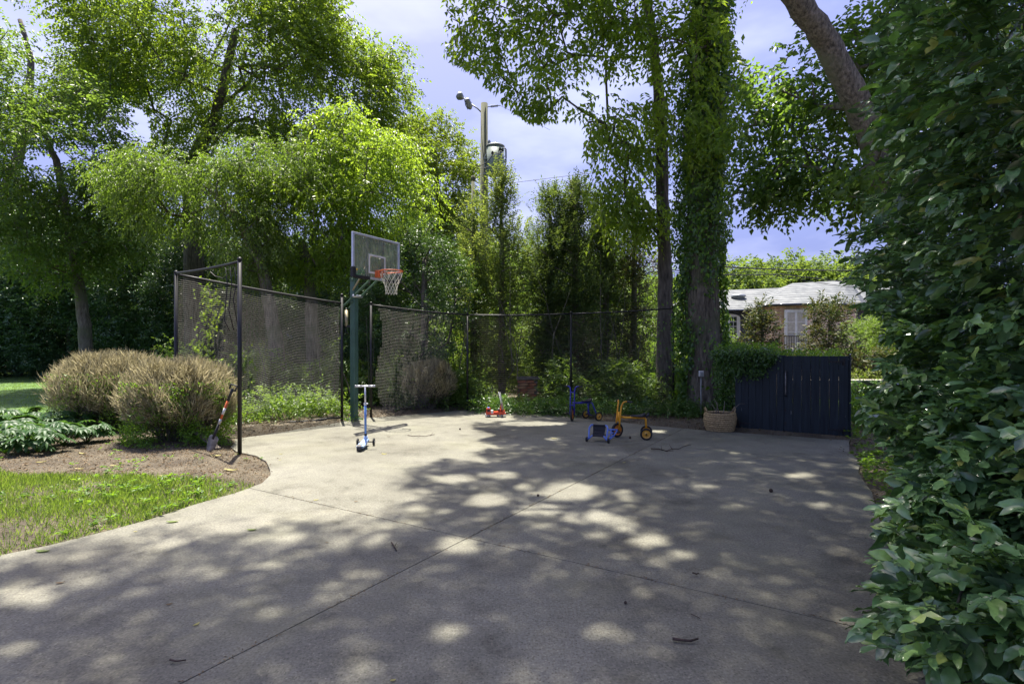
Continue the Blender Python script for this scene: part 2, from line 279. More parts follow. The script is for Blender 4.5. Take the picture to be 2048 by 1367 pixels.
# ---------------------------------------------------------------- object helpers
def thing(name, label, cat, loc=(0, 0, 0), rz=0., group=None):
    o = bpy.data.objects.new(name, None); COL.objects.link(o); o.location = loc; o.rotation_euler = (0, 0, rz)
    o.empty_display_size = .1
    return tag(o, label, cat, group)
def tag(o, label, cat, group=None, kind=None):
    o['label'] = label; o['category'] = cat
    if group: o['group'] = group
    if kind: o['kind'] = kind
    return o
def link(name, me, parent=None, label=None, kind=None):
    o = bpy.data.objects.new(name, me); COL.objects.link(o)
    if parent: o.parent = parent
    if label: o['label'] = label
    if kind: o['kind'] = kind
    return o
def copy_tree(o, parent=None):
    c = o.copy(); COL.objects.link(c); c.parent = parent
    for ch in [x for x in o.children]: copy_tree(ch, c)
    return c
class MB:
    def __init__(s): s.v = []; s.f = []; s.sm = []
    def add(s, v, f, smooth=False):
        b = len(s.v); s.v += [tuple(x) for x in v]; s.f += [tuple(b+i for i in q) for q in f]; s.sm += [smooth]*len(f); return s
    def box(s, c, size, rz=0., ax=None, bev=0.):
        """ax: optional 3x3 of axes. bevelled box when bev>0"""
        sx, sy, sz = [k/2 for k in size]; c = Vector(c)
        R = ax if ax is not None else Matrix.Rotation(rz, 3, 'Z')
        if bev <= 0:
            v = [c+R@Vector((x*sx, y*sy, z*sz)) for x in (-1, 1) for y in (-1, 1) for z in (-1, 1)]
            return s.add(v, [(0, 1, 3, 2), (4, 6, 7, 5), (0, 4, 5, 1), (2, 3, 7, 6), (0, 2, 6, 4), (1, 5, 7, 3)])
        v = []; f = []
        idx = {}
        for x in (-1, 1):
            for y in (-1, 1):
                for z in (-1, 1):
                    for a in range(3):
                        p = [x*sx, y*sy, z*sz]
                        for k in range(3):
                            if k != a: p[k] -= (x, y, z)[k]*bev
                        idx[(x, y, z, a)] = len(v); v.append(c+R@Vector(p))
        for a in range(3):
            o1, o2 = [k for k in range(3) if k != a]
            for sgn in (-1, 1):
                q = []
                for (p1, p2) in ((-1, -1), (1, -1), (1, 1), (-1, 1)):
                    k = [0, 0, 0]; k[a] = sgn; k[o1] = p1; k[o2] = p2; q.append(idx[(*k, a)])
                f.append(q)
            for p1 in (-1, 1):
                for p2 in (-1, 1):
                    k0 = [0, 0, 0]; k1 = [0, 0, 0]; k0[a] = -1; k1[a] = 1
                    for k in (k0, k1): k[o1] = p1; k[o2] = p2
                    f.append((idx[(*k0, o1)], idx[(*k1, o1)], idx[(*k1, o2)], idx[(*k0, o2)]))
        for x in (-1, 1):
            for y in (-1, 1):
                for z in (-1, 1): f.append((idx[(x, y, z, 0)], idx[(x, y, z, 1)], idx[(x, y, z, 2)]))
        return s.add(v, f)
    def tube(s, pts, r, n=8, smooth=True, cap=True, jit=0.):
        pts = [Vector(p) for p in pts]; rr = r if hasattr(r, '__len__') else [r]*len(pts)
        v = []; up = None
        for i, p in enumerate(pts):
            d = (pts[min(i+1, len(pts)-1)]-pts[max(i-1, 0)]).normalized()
            if up is None: up = Vector((0, 0, 1)) if abs(d.z) < .9 else Vector((1, 0, 0))
            a = (up-d*up.dot(d)); a = a.normalized() if a.length > 1e-5 else d.orthogonal().normalized()
            b_ = d.cross(a); up = a
            for k in range(n):
                t = 2*math.pi*k/n; q = rr[i]*(1+(random.uniform(-jit, jit) if jit else 0))
                v.append(p+(a*math.cos(t)+b_*math.sin(t))*q)
        f = [(i*n+k, i*n+(k+1) % n, (i+1)*n+(k+1) % n, (i+1)*n+k) for i in range(len(pts)-1) for k in range(n)]
        if cap: f += [tuple(range(n))[::-1], tuple((len(pts)-1)*n+k for k in range(n))]
        return s.add(v, f, smooth)
    def lathe(s, prof, c=(0, 0, 0), n=20, axis=None, smooth=True, sx=1., sy=1.):
        """prof: list of (radius, height) about +Z (or given axis matrix)"""
        R = axis if axis is not None else Matrix.Identity(3); c = Vector(c); v = []
        for (r, z) in prof:
            for k in range(n):
                t = 2*math.pi*k/n; v.append(c+R@Vector((r*math.cos(t)*sx, r*math.sin(t)*sy, z)))
        m = len(prof)
        f = [(i*n+k, i*n+(k+1) % n, (i+1)*n+(k+1) % n, (i+1)*n+k) for i in range(m-1) for k in range(n)]
        if prof[0][0] > 1e-4: f.append(tuple(range(n))[::-1])
        if prof[-1][0] > 1e-4: f.append(tuple((m-1)*n+k for k in range(n)))
        return s.add(v, f, smooth)
    def torus(s, c, R_, r, axis=None, n=24, m=8, sx=1., sy=1.):
        A = axis if axis is not None else Matrix.Identity(3); c = Vector(c); v = []
        for i in range(n):
            t = 2*math.pi*i/n
            for j in range(m):
                u = 2*math.pi*j/m; q = R_+r*math.cos(u)
                v.append(c+A@Vector((q*math.cos(t)*sx, q*math.sin(t)*sy, r*math.sin(u))))
        f = [(i*m+j, ((i+1) % n)*m+j, ((i+1) % n)*m+(j+1) % m, i*m+(j+1) % m) for i in range(n) for j in range(m)]
        return s.add(v, f, True)
    def prism(s, outline, z0, z1):
        n = len(outline); v = [(x, y, z0) for x, y in outline]+[(x, y, z1) for x, y in outline]
        return s.add(v, [tuple(range(n))[::-1], tuple(range(n, 2*n))]+[(i, (i+1) % n, n+(i+1) % n, n+i) for i in range(n)])
    def mesh(s, name, mat):
        me = bpy.data.meshes.new(name); me.from_pydata(s.v, [], s.f); me.materials.append(mat)
        me.polygons.foreach_set('use_smooth', s.sm); me.update(); return me
    def build(s, name, mat, parent=None, label=None, kind=None): return link(name, s.mesh(name, mat), parent, label, kind)
def npmesh(name, V, Fc, mat, smooth=False):
    """V (n,3), Fc (m,k) all faces of the same size"""
    me = bpy.data.meshes.new(name); V = np.ascontiguousarray(V, dtype=np.float32); Fc = np.ascontiguousarray(Fc, dtype=np.int32)
    me.vertices.add(len(V)); me.vertices.foreach_set('co', V.ravel())
    m, k = Fc.shape; me.loops.add(m*k); me.loops.foreach_set('vertex_index', Fc.ravel())
    me.polygons.add(m); me.polygons.foreach_set('loop_start', np.arange(m, dtype=np.int32)*k)
    if smooth: me.polygons.foreach_set('use_smooth', np.ones(m, dtype=bool))
    me.update(calc_edges=True); me.materials.append(mat); return me
def nrm(a): return a/np.maximum(np.linalg.norm(a, axis=-1, keepdims=True), 1e-9)
def leafgeo(pos, d, nv, Ln, Wd, fold=.25):
    """folded kite leaves: pos base, d direction, nv rough normal"""
    d = nrm(d); s = nrm(np.cross(d, nv)); u = np.cross(s, d); n = len(pos)
    Ln = np.broadcast_to(np.asarray(Ln, float), (n,))[:, None]; Wd = np.broadcast_to(np.asarray(Wd, float), (n,))[:, None]
    V = np.empty((n, 4, 3)); V[:, 0] = pos; mid = pos+d*Ln*.42+u*Wd*fold
    V[:, 1] = mid+s*Wd*.5; V[:, 2] = pos+d*Ln-u*Ln*.08; V[:, 3] = mid-s*Wd*.5
    b = np.arange(n)[:, None]*4
    Fc = np.concatenate([b+np.array([0, 1, 2]), b+np.array([0, 2, 3])], 1).reshape(-1, 3)
    return V.reshape(-1, 3), Fc
def leafmesh(name, pos, d, nv, Ln, Wd, mat, fold=.25):
    V, Fc = leafgeo(pos, d, nv, Ln, Wd, fold); return npmesh(name, V, Fc, mat)
def rand_unit(n): return nrm(rng.normal(size=(n, 3)))
def sprays(cen, per, rad, nl, step, Ln, Wd, out=None, droop=.4, flat=.6, hang=.5, cull=None):
    """sprays of leaves round clump centres: returns pos, dir, normal, length, width"""
    n = len(cen)*per
    o = np.repeat(cen, per, 0); r = np.repeat(np.broadcast_to(np.asarray(rad, float), (len(cen),)), per)[:, None]
    off = rand_unit(n)*np.array([1, 1, flat])*r*rng.random((n, 1))**.45
    d = nrm(off*1.2/r+rng.normal(size=(n, 3))*.5+np.array([0, 0, -droop]))
    if out is not None: d = nrm(d+np.repeat(out, per, 0)*.6)
    up = nrm(rng.normal(size=(n, 3))*.45+np.array([0, 0, 1.]))
    side = nrm(np.cross(d, up)); k = np.arange(nl)
    t = (k+.5)/nl
    base = (o+off)[:, None]+d[:, None]*(t*step*nl)[None, :, None]+np.array([0, 0, -1.])*(t**2*step*nl*hang*.5)[None, :, None]
    sg = np.where(k % 2 == 0, 1., -1.)[None, :, None]
    ld = d[:, None]*.65+side[:, None]*sg+np.array([0, 0, -hang])+rng.normal(size=(n, nl, 3))*.3
    nv = up[:, None]+rng.normal(size=(n, nl, 3))*.45
    pos = base.reshape(-1, 3); ld = ld.reshape(-1, 3); nv = nv.reshape(-1, 3); m = len(pos)
    if cull is not None:
        kp = cull(pos); pos = pos[kp]; ld = ld[kp]; nv = nv[kp]; m = len(pos)
    q = rng.uniform(.65, 1.15, m)
    return pos, ld, nv, Ln*q, Wd*q

def grow(trunk, clumps, seg=.6, tip=.012, low=.8, jit=.06, limbs=None):
    """joins every clump to the nearest fitting point of the growing skeleton; returns nodes, parents, radii, number of trunk nodes"""
    N = [np.array(p[:3], float) for p in trunk]; R0 = [p[3] for p in trunk]; par = [-1]+list(range(len(trunk)-1))
    nt_ = len(N)
    pts = np.array(clumps); top = N[-1]
    dd = np.min(np.linalg.norm(pts[:, None]-np.array(N)[None], axis=2), axis=1)
    buf = np.zeros((20000, 3)); buf[:nt_] = np.array(N); cnt = nt_
    for i in np.argsort(dd):
        p = pts[i]; A = buf[:cnt]; df = p-A; dist = np.linalg.norm(df, axis=1)
        cost = dist+low*np.maximum(0, A[:, 2]-p[2]+.25*dist)
        cost[:max(1, nt_//4)] += 3
        j = int(np.argmin(cost)); m = max(1, int(dist[j]/seg)); a = buf[j].copy(); last = j
        for k in range(1, m+1):
            t = k/m; q = a+(p-a)*t; q[2] += math.sin(math.pi*t)*dist[j]*.07
            if k < m: q = q+rng.normal(size=3)*jit*min(1, dist[j])
            if cnt >= 19990: break
            buf[cnt] = q; par.append(last); last = cnt; cnt += 1
    rad = np.zeros(cnt); acc = np.zeros(cnt); e = 2.3
    for i in range(cnt-1, -1, -1):
        rad[i] = max(acc[i], tip**e)**(1/e)
        if par[i] >= 0: acc[par[i]] += rad[i]**e
    for i in range(nt_): rad[i] = R0[i]
    mx_ = R0[-1]*.9
    for i in range(nt_, cnt):
        rad[i] = min(rad[i], rad[par[i]]*.93, mx_)
    return buf[:cnt].copy(), np.array(par), rad, nt_
def branchmesh(name, nodes_, par, rad, start, mat, n=5):
    i = np.arange(start, len(nodes_)); p = par[i]; a = nodes_[p]; b = nodes_[i]; d = nrm(b-a)
    ref = np.where(np.abs(d[:, 2:3]) > .9, np.array([[1., 0, 0]]), np.array([[0, 0, 1.]]))
    s = nrm(np.cross(d, ref)); u = np.cross(s, d); th = 2*np.pi*np.arange(n)/n
    ring = np.cos(th)[None, :, None]*s[:, None]+np.sin(th)[None, :, None]*u[:, None]
    ra = np.minimum(rad[p], rad[i]*1.3)
    V = np.concatenate([a[:, None]-d[:, None]*ra[:, None, None]*.3+ring*ra[:, None, None], b[:, None]+ring*rad[i][:, None, None]], 1)
    k = np.arange(n); q = np.stack([k, (k+1) % n, n+(k+1) % n, n+k], 1)
    Fc = (np.arange(len(i))*2*n)[:, None, None]+q[None]
    return npmesh(name, V.reshape(-1, 3), Fc.reshape(-1, 4), mat, True)
def ellips(c, r, n, shell=.35, zmin=None):
    """n points in an ellipsoid, biased to its outside"""
    u = rand_unit(n); t = (shell+(1-shell)*rng.random((n, 1)))**.6
    p = np.array(c)+u*t*np.array(r)
    return p if zmin is None else p[p[:, 2] > zmin]
def trunkpath(pts, k=5):
    """smooth (x,y,z,r) path"""
    out = []
    for a, b in zip(pts[:-1], pts[1:]):
        for j in range(k):
            t = j/k; out.append([a[i]+(b[i]-a[i])*t+(random.uniform(-.02, .02) if i < 2 else 0) for i in range(4)])
    out.append(list(pts[-1])); return out
def make_tree(name, label, cat, trunk, clumps, leaf, bark, per=14, rad=.7, nl=7, step=.06, Ln=.11, Wd=.055, droop=.4, flat=.6, hang=.5,
              group=None, cull=None, low=.8, sides=12, extra=None):
    base = Vector(trunk[0][:3]); t = thing(name, label, cat, base, 0, group)
    tp = trunkpath(trunk); inv = np.array(base)
    mb = MB(); mb.tube([Vector(p[:3])-base for p in tp], [p[3]*random.uniform(.95, 1.05) for p in tp], sides, True, True, .045)
    # flare at the foot
    mb.build('trunk', bark, t)
    clumps = np.asarray(clumps)
    if cull is not None: clumps = clumps[cull(clumps)]
    if extra is not None and cull is not None: extra = extra[cull(extra)]
    nd, par, rd, nt0 = grow(tp, clumps if extra is None else np.concatenate([clumps, extra[::3]]), low=low)
    link('branch_network' if False else 'branches', branchmesh('branches', nd-inv, par, rd, nt0, bark), t, kind='stuff')
    ctr = clumps.mean(0); out = nrm(clumps-ctr)
    pos, d, nv, ln, wd = sprays(clumps, per, rad, nl, step, Ln, Wd, out, droop, flat, hang, cull)
    if extra is not None:      # high, finer leaved part of the crown, shaped for the shade it casts
        e = sprays(extra, 12, .9, 8, .06, .12, .062, None, .3, .8, .4, cull)
        pos, d, nv, ln, wd = [np.concatenate(z) for z in zip((pos, d, nv, ln, wd), e)]
    link('crown', leafmesh('crown', pos-inv, d, nv, ln, wd, leaf), t)
    return t
# ---------------------------------------------------------------- where the sun comes through the crowns (gaps between the leaf clumps)
LITPOLY = [(-4000, 1190), (-300, 1170), (0, 1118), (150, 1082), (300, 1052), (420, 1034), (480, 1012), (545, 1006), (590, 978), (650, 957),
           (700, 950), (760, 934), (860, 927), (905, 917), (940, 922), (985, 927), (950, 907), (1000, 892), (960, 882), (1000, 870), (950, 857),
           (960, 846), (1025, 838), (1000, 790), (-4000, 790)]
LITELL = [(600, 1002, 42, 11), (667, 1024, 24, 6), (749, 1014, 30, 7), (789, 994, 50, 11), (836, 1018, 22, 7), (888, 1022, 16, 7), (776, 1051, 26, 7),
          (572, 1075, 32, 8), (908, 957, 55, 9), (1003, 950, 38, 8), (975, 1000, 40, 15), (1048, 972, 18, 8), (1137, 982, 60, 19), (1078, 1020, 58, 13),
          (1257, 990, 15, 16), (1182, 1036, 64, 13), (1252, 1050, 28, 12), (1197, 1068, 26, 14), (1297, 1080, 40, 16), (1364, 1109, 24, 7),
          (1471, 1015, 15, 10), (918, 1088, 40, 17), (908, 1258, 64, 20), (893, 1278, 50, 18), (1197, 1266, 52, 22),
          (1307, 1298, 52, 22), (1282, 1184, 32, 22), (1416, 1144, 38, 9), (530, 1228, 56, 22), (555, 1129, 40, 13), (50, 1196, 110, 38),
          (170, 1160, 60, 14), (30, 1290, 70, 20), (1063, 847, 68, 5), (1107, 877, 22, 4), (1316, 862, 16, 4), (700, 1150, 40, 11), (1460, 905, 18, 3), (1600, 950, 30, 6),
          (1130, 1150, 30, 8), (300, 1230, 60, 16), (420, 1140, 50, 9), (1560, 1120, 34, 9), (1640, 1010, 26, 6), (740, 1330, 70, 16), (1500, 1230, 30, 10), (1765, 905, 72, 42)]
def pxl(x, y):
    y = np.maximum(y, .2); return 1024+F*x/y, HY+F*H/y
def inpoly(px, py, poly):
    c = np.zeros(px.shape, bool); n = len(poly)
    for i in range(n):
        x1, y1 = poly[i]; x2, y2 = poly[(i+1) % n]
        k = ((y1 > py) != (y2 > py)) & (px < (x2-x1)*(py-y1)/((y2-y1) if y2 != y1 else 1e-9)+x1); c ^= k
    return c
def lit(x, y):
    px, py = pxl(x, y)
    wob = 6*np.sin(px*.05+py*.11)+4*np.sin(px*.13-py*.07)
    c = inpoly(px+wob, py+wob*.3, LITPOLY)
    for (cx, cy, rx, ry) in LITELL:
        if cy > 1110: rx *= .62; ry *= .62
        c |= ((px-cx+wob*.6)/rx)**2+((py-cy)/ry)**2 < 1.
    near = y < 1.9
    h = np.sin(x*2.3+1)*np.sin(y*2.9+.5)+.5*np.sin(x*5.1)*np.sin(y*4.3)
    c = np.where(near, x < .8, c)
    return c
SDn = np.array(SD)
def ground_of(p): k = p[:, 2]/SDn[2]; return p[:, 0]-SDn[0]*k, p[:, 1]-SDn[1]*k
def cull_lit(p):
    x, y = ground_of(p); dom = (y < 13.5) & (y > -5) & (x > -12) & (x < 8)
    return ~(lit(x, y) & dom)
def topline(px):   # photo row the hanging foliage comes down to
    return np.interp(px, [-9e3, 690, 830, 860, 940, 1000, 1060, 1130, 1200, 1260, 1330, 1500, 1700, 2200], [-900, -900, -60, 110, 150, 205, 255, 250, 250, 270, 300, 330, 420, 420])
def cull_sky(p):
    px, pz = 1024+F*p[:, 0]/p[:, 1], HY-F*(p[:, 2]-H)/p[:, 1]
    return ~((pz > topline(px)-10) & (p[:, 1] > .5) & (px < 1280))
def cull_both(p): return cull_lit(p) & cull_sky(p)

# ---------------------------------------------------------------- ground
left_edge = [(0, 1110), (100, 1090), (200, 1063), (300, 1037), (400, 1007), (470, 985), (520, 965), (542, 950), (545, 938), (530, 922), (508, 911), (478, 902), (462, 893)]
far_edge = [(470, 878), (600, 857), (684, 843), (740, 835), (830, 828), (935, 819), (1010, 822), (1100, 829), (1180, 838), (1300, 850), (1420, 861), (1470, 864), (1700, 880)]
def interp_poly(pts, st=.3):
    out = []
    for a, b in zip(pts[:-1], pts[1:]):
        n = max(1, int((b-a).length/st)); out += [a.lerp(b, k/n) for k in range(n)]
    return out+[pts[-1]]
CP = [Vector((-10, 2.4, 0))]+[G(*p) for p in left_edge]+[G(*p) for p in far_edge]
RE0 = G(1691, 874); RD = Vector((-(RE0.x-2.41), -(RE0.y-3.12), 0)).normalized()
CP = interp_poly(CP)+[RE0+RD*k for k in np.arange(.4, 19, .5)]
CP = [Vector((p.x+(.03*math.sin(i*1.7) if i > 2 else 0), p.y+.02*math.sin(i*2.3), 0)) for i, p in enumerate(CP)]+[Vector((-10, -7, 0))]
CPxy = [(p.x, p.y) for p in CP]
CPa = np.array(CPxy)
def dist_edge(x, y):
    sh = np.shape(x); x = np.ravel(x); y = np.ravel(y); best = np.full(x.shape, 1e9)
    A = CPa; B = np.roll(CPa, -1, 0)
    for a, b in zip(A, B):
        d = b-a; l = (d**2).sum(); t = np.clip(((x-a[0])*d[0]+(y-a[1])*d[1])/l, 0, 1)
        best = np.minimum(best, (x-a[0]-t*d[0])**2+(y-a[1]-t*d[1])**2)
    return np.sqrt(best).reshape(sh)
def wav(x, y, s=1.): return np.sin(x*3.1*s+y*1.3*s)*.5+np.sin(x*1.7*s-y*4.1*s+1)*.5+np.sin(x*7.3*s+y*6.1*s+2)*.3
def gz(x, y):
    x = np.asarray(x, float); y = np.asarray(y, float)
    ins = inpoly(x, y, CPxy); d = dist_edge(x, y)
    z = -.018+np.minimum(d*.16, .09)+.012*wav(x, y)*np.minimum(1, d*3)
    return np.where(ins, -.05, z)
def gridmesh(name, xs, ys, mat, zf, keep=None):
    X, Y = np.meshgrid(xs, ys); Z = zf(X, Y); n, m = X.shape; V = np.stack([X, Y, Z], -1).reshape(-1, 3)
    i, j = np.meshgrid(np.arange(n-1), np.arange(m-1), indexing='ij'); a = (i*m+j).ravel(); q = np.stack([a, a+1, a+m+1, a+m], 1)
    if keep is not None:
        cx = V[q].mean(1); q = q[keep(cx[:, 0], cx[:, 1])]
    return npmesh(name, V, q, mat, True)
xs = np.concatenate([[-400, -200, -100, -60, -40, -30, -22, -17], np.arange(-14, 9.6, .12), [12, 16, 22, 30, 45, 70, 120, 250, 420]])
ys = np.concatenate([[-60, -25, -12, -7], np.arange(-4, 15.1, .12), [17, 20, 25, 32, 45, 70, 110, 200, 420]])
link('ground', gridmesh('ground', xs, ys, M['soil'], gz), kind='structure')
# driveway: slabs with open joints over a darker base
import bmesh
def slab_cut(polys, p, d):
    out = []; n = Vector((-d.y, d.x)); g = .004
    for poly in polys:
        for s in (1, -1):
            res = []
            for i in range(len(poly)):
                a, b = poly[i], poly[(i+1) % len(poly)]; da = ((a-p).dot(n))*s-g; db = ((b-p).dot(n))*s-g
                if da >= 0: res.append(a)
                if (da >= 0) != (db >= 0): res.append(a.lerp(b, da/(da-db)))
            if len(res) > 2: out.append(res)
    return out
def V2(v): return Vector((v.x, v.y))
jA, jA2 = V2(G(935, 1075)), V2(G(1304, 888)); dA = (jA2-jA).normalized(); dB = Vector((dA.y, -dA.x))
dBm = (V2(G(1700, 1250))-jA).normalized()
drive = link('driveway', None, kind='structure')
polys = [[V2(p) for p in CP]]
polys = slab_cut(polys, jA, dA); polys = slab_cut(polys, jA, dBm); polys = slab_cut(polys, jA2, dBm)
from mathutils.geometry import tessellate_polygon
for po in polys:
    v3 = [Vector((p.x, p.y, 0)) for p in po]; tri = tessellate_polygon([v3])
    n = len(po); mb = MB(); V = [(p.x, p.y, 0) for p in po]+[(p.x, p.y, -.12) for p in po]
    ar = sum(po[i].x*po[(i+1) % n].y-po[(i+1) % n].x*po[i].y for i in range(n))
    fs = []
    for t in tri:
        a, b, c = [v3[k] for k in t]; fs.append(t if (b-a).cross(c-a).z > 0 else t[::-1])
    fs += [((i, n+i, n+(i+1) % n, (i+1) % n) if ar > 0 else (i, (i+1) % n, n+(i+1) % n, n+i)) for i in range(n)]
    mb.add(V, fs); mb.build('slab', M['concrete'], drive)
mb = MB(); mb.add([(p.x, p.y, -.02) for p in CP], [tuple(range(len(CP)))])
# dark grit lying in the joints
gm = MB()
for p, d in ((jA, dA), (jA, dBm), (jA2, dBm)):
    a, b = p-d*14, p+d*9
    n = Vector((-d.y, d.x))*.012
    gm.add([(a.x-n.x, a.y-n.y, -.014), (b.x-n.x, b.y-n.y, -.014), (b.x+n.x, b.y+n.y, -.014), (a.x+n.x, a.y+n.y, -.014)], [(0, 1, 2, 3)])
gm.build('joint', M['pinecone'], drive)
# lawn
lawnpoly = [(-40, 11.0), (-9.2, 11.0), (-8.2, 11.8), (-8.0, 15), (-8.5, 20), (-11, 26), (-14, 28.5), (-60, 30)]
def inlawn(x, y): return inpoly(x, y, lawnpoly)
frontpoly = [(-14, 6.2)]+[tuple(V2(G(px, py))) for px, py in ((-60, 957), (60, 962), (180, 962), (300, 968), (400, 972), (480, 966), (512, 972))]+[tuple(V2(G(px, py+2))) for px, py in ((470, 987), (400, 1009), (300, 1039), (200, 1065), (100, 1092), (0, 1112), (-200, 1150))]+[(-14, 2.6)]
link('lawn', gridmesh('lawn', np.arange(-60, -7, .5), np.arange(10.5, 30.5, .5), M['turf'], lambda x, y: gz(x, y)+.02, inlawn), kind='structure')
def blades(name, n, box, test, h, wd, mat, dens=None):
    x = rng.uniform(box[0], box[1], n); y = rng.uniform(box[2], box[3], n); k = test(x, y)
    if dens is not None: k &= rng.random(n) < dens(x, y)
    x, y = x[k], y[k]; m = len(x); p = np.stack([x, y, gz(x, y)-.005], 1)
    d = nrm(rng.normal(size=(m, 3))*.45+np.array([0, 0, 1.])); return leafmesh(name, p, d, rand_unit(m), h*rng.uniform(.5, 1.3, m), wd, mat, .1)
def outdrive(x, y): return ~inpoly(x, y, CPxy)
fd = lambda x, y: np.clip(.68+.5*wav(x, y, 1.1), .12, 1)
tag(link('front_grass', blades('front_grass', 125000, (-9, -2.5, 3, 6.5), lambda x, y: inpoly(x, y, frontpoly) & outdrive(x, y), .075, .006, M['grass'], fd)),
    'patchy green grass growing between the mulch bed and the driveway edge', 'grass', kind='stuff')
tag(link('dry_grass', blades('dry_grass', 15000, (-9, -2.5, 3, 6.5), lambda x, y: inpoly(x, y, frontpoly) & outdrive(x, y), .06, .005, M['grass_dry'], lambda x, y: np.clip(.6-.4*wav(x, y, .8), .05, 1))),
    'dry straw coloured grass blades mixed into the front grass strip', 'dry grass', kind='stuff')
tag(link('lawn_grass', blades('lawn_grass', 150000, (-30, -7.9, 11, 29), inlawn, .06, .012, M['grass'])),
    'mown sunny lawn stretching behind the dry bushes to the evergreen hedge', 'lawn grass', kind='stuff')
# low weeds in rosettes
def weeds(name, n, box, test, size, mat, per=7, lift=.05, dens=None, flat=.9):
    x = rng.uniform(box[0], box[1], n); y = rng.uniform(box[2], box[3], n); k = test(x, y)
    if dens is not None: k &= rng.random(n) < dens(x, y)
    x, y = x[k], y[k]; m = len(x); z = gz(x, y); hh = rng.uniform(.3, 1.2, m)*lift
    c = np.repeat(np.stack([x, y, z+hh], 1), per, 0); mm = len(c)
    an = rng.uniform(0, 2*np.pi, mm); d = np.stack([np.cos(an), np.sin(an), rng.uniform(-.2, .7, mm)], 1)
    c = c+d*rng.uniform(0, .35, (mm, 1))*size+np.stack([0*an, 0*an, rng.uniform(0, lift*.5, mm)], 1)
    nv = rng.normal(size=(mm, 3))*.35+np.array([0, 0, flat]); q = rng.uniform(.5, 1.2, mm)
    return leafmesh(name, c, d, nv, size*q, size*.55*q, mat)
tag(link('broadleaf_weeds', weeds('broadleaf_weeds', 1500, (-8, -2.4, 3.8, 7.4), lambda x, y: inpoly(x, y, frontpoly) & outdrive(x, y), .05, M['leaf_cover'], 9, .05, lambda x, y: np.clip(.25+.5*wav(x+2, y, .7), .03, 1))),
    'bright broadleaf weeds sprouting along the edge of the grass and mulch', 'weeds', kind='stuff')
bedtest = lambda x, y: outdrive(x, y) & ~inpoly(x, y, frontpoly) & ~inlawn(x, y)
tag(link('bed_weeds', weeds('bed_weeds', 1600, (-9, -2.9, 5.6, 9.5), bedtest, .04, M['leaf_cover'], 7, .03, lambda x, y: np.clip(.06+.25*wav(x+5, y, .9), .015, .6))),
    'scattered seedlings poking out of the brown mulch bed', 'weeds', kind='stuff')
rightpoly = [tuple(V2(RE0+RD*.1)), tuple(V2(RE0+RD*6.0)), (4.6, 3.0), (9.5, 6.5), (10, 14), (6.5, 14), (5.9, 9.6)]
tag(link('ground_cover', weeds('ground_cover', 9000, (2.5, 10, 3.2, 14), lambda x, y: inpoly(x, y, rightpoly) & outdrive(x, y), .06, M['leaf_cover'], 8, .09, lambda x, y: np.clip(.75+.4*wav(x, y, .6), .15, 1))),
    'bright green ground cover spreading between driveway edge and the holly', 'ground cover', kind='stuff')
# leaf litter
def litter(name, n, box, test, size, mat, dens=None, lift=.004):
    x = rng.uniform(box[0], box[1], n); y = rng.uniform(box[2], box[3], n); k = test(x, y)
    if dens is not None: k &= rng.random(n) < dens(x, y)
    x, y = x[k], y[k]; m = len(x); z = np.maximum(gz(x, y), np.where(inpoly(x, y, CPxy), 0., -1))+lift+rng.uniform(0, .012, m)
    an = rng.uniform(0, 2*np.pi, m); d = np.stack([np.cos(an), np.sin(an), rng.normal(size=m)*.18], 1)
    return leafmesh(name, np.stack([x, y, z], 1), d, rng.normal(size=(m, 3))*.3+np.array([0, 0, 1.]), size*rng.uniform(.4, 1.2, m), size*.5*rng.uniform(.4, 1.2, m), mat, .35)
tag(link('leaf_litter', litter('leaf_litter', 42000, (-9, 6, 5.5, 15), bedtest, .05, M['litter'], lambda x, y: np.where(y > 9.6, .9, .42))),
    'dry brown leaf litter strewn over the mulch and along the netting', 'leaf litter', kind='stuff')
tag(link('edge_litter', litter('edge_litter', 26000, (-6.5, 6, 7, 13.2), lambda x, y: inpoly(x, y, CPxy) & (dist_edge(x, y) < .4), .04, M['litter'], lambda x, y: np.exp(-dist_edge(x, y)*16)*np.clip(.45+.5*wav(x, y), .02, 1))),
    'thin line of dead leaves blown against the far driveway edge', 'leaf litter', kind='stuff')
tag(link('mulch_chips', litter('mulch_chips', 30000, (-9, -2.8, 5.2, 9.5), bedtest, .025, M['litter'], lambda x, y: .6+0*x)),
    'fine wood chips and twigs covering the bed beside the driveway', 'mulch', kind='stuff')
tag(link('leaf_crumbs', litter('leaf_crumbs', 1500, (-6, 4.5, 2.2, 12), lambda x, y: inpoly(x, y, CPxy), .012, M['pinecone'], lambda x, y: .35+.3*wav(x, y, .5), .001)),
    'tiny dark leaf crumbs scattered over the concrete driveway', 'crumbs', kind='stuff')

n_ = 900; t_ = rng.uniform(-3, 7, n_); cj = np.where(rng.random(n_) < .55, 1, 0); ja = np.array(jA); d1 = np.array(dA); d2 = np.array(dBm)
q_ = ja+np.where(cj[:, None] == 1, d1, d2)*t_[:, None]+rng.normal(size=(n_, 2))*.012; k_ = inpoly(q_[:, 0], q_[:, 1], CPxy) & (np.sin(t_*5)+np.sin(t_*13) > -.3); q_ = q_[k_]
an_ = rng.uniform(0, 2*np.pi, len(q_)); tag(link('joint_grit', leafmesh('joint_grit', np.stack([q_[:, 0], q_[:, 1], np.full(len(q_), .003)], 1), np.stack([np.cos(an_), np.sin(an_), .1+0*an_], 1), rng.normal(size=(len(q_), 3))*.3+np.array([0, 0, 1.]), .018*rng.uniform(.4, 1.3, len(q_)), .009, M['litter'])),
    'dead leaf crumbs and grit caught along the driveway joints', 'grit', kind='stuff')
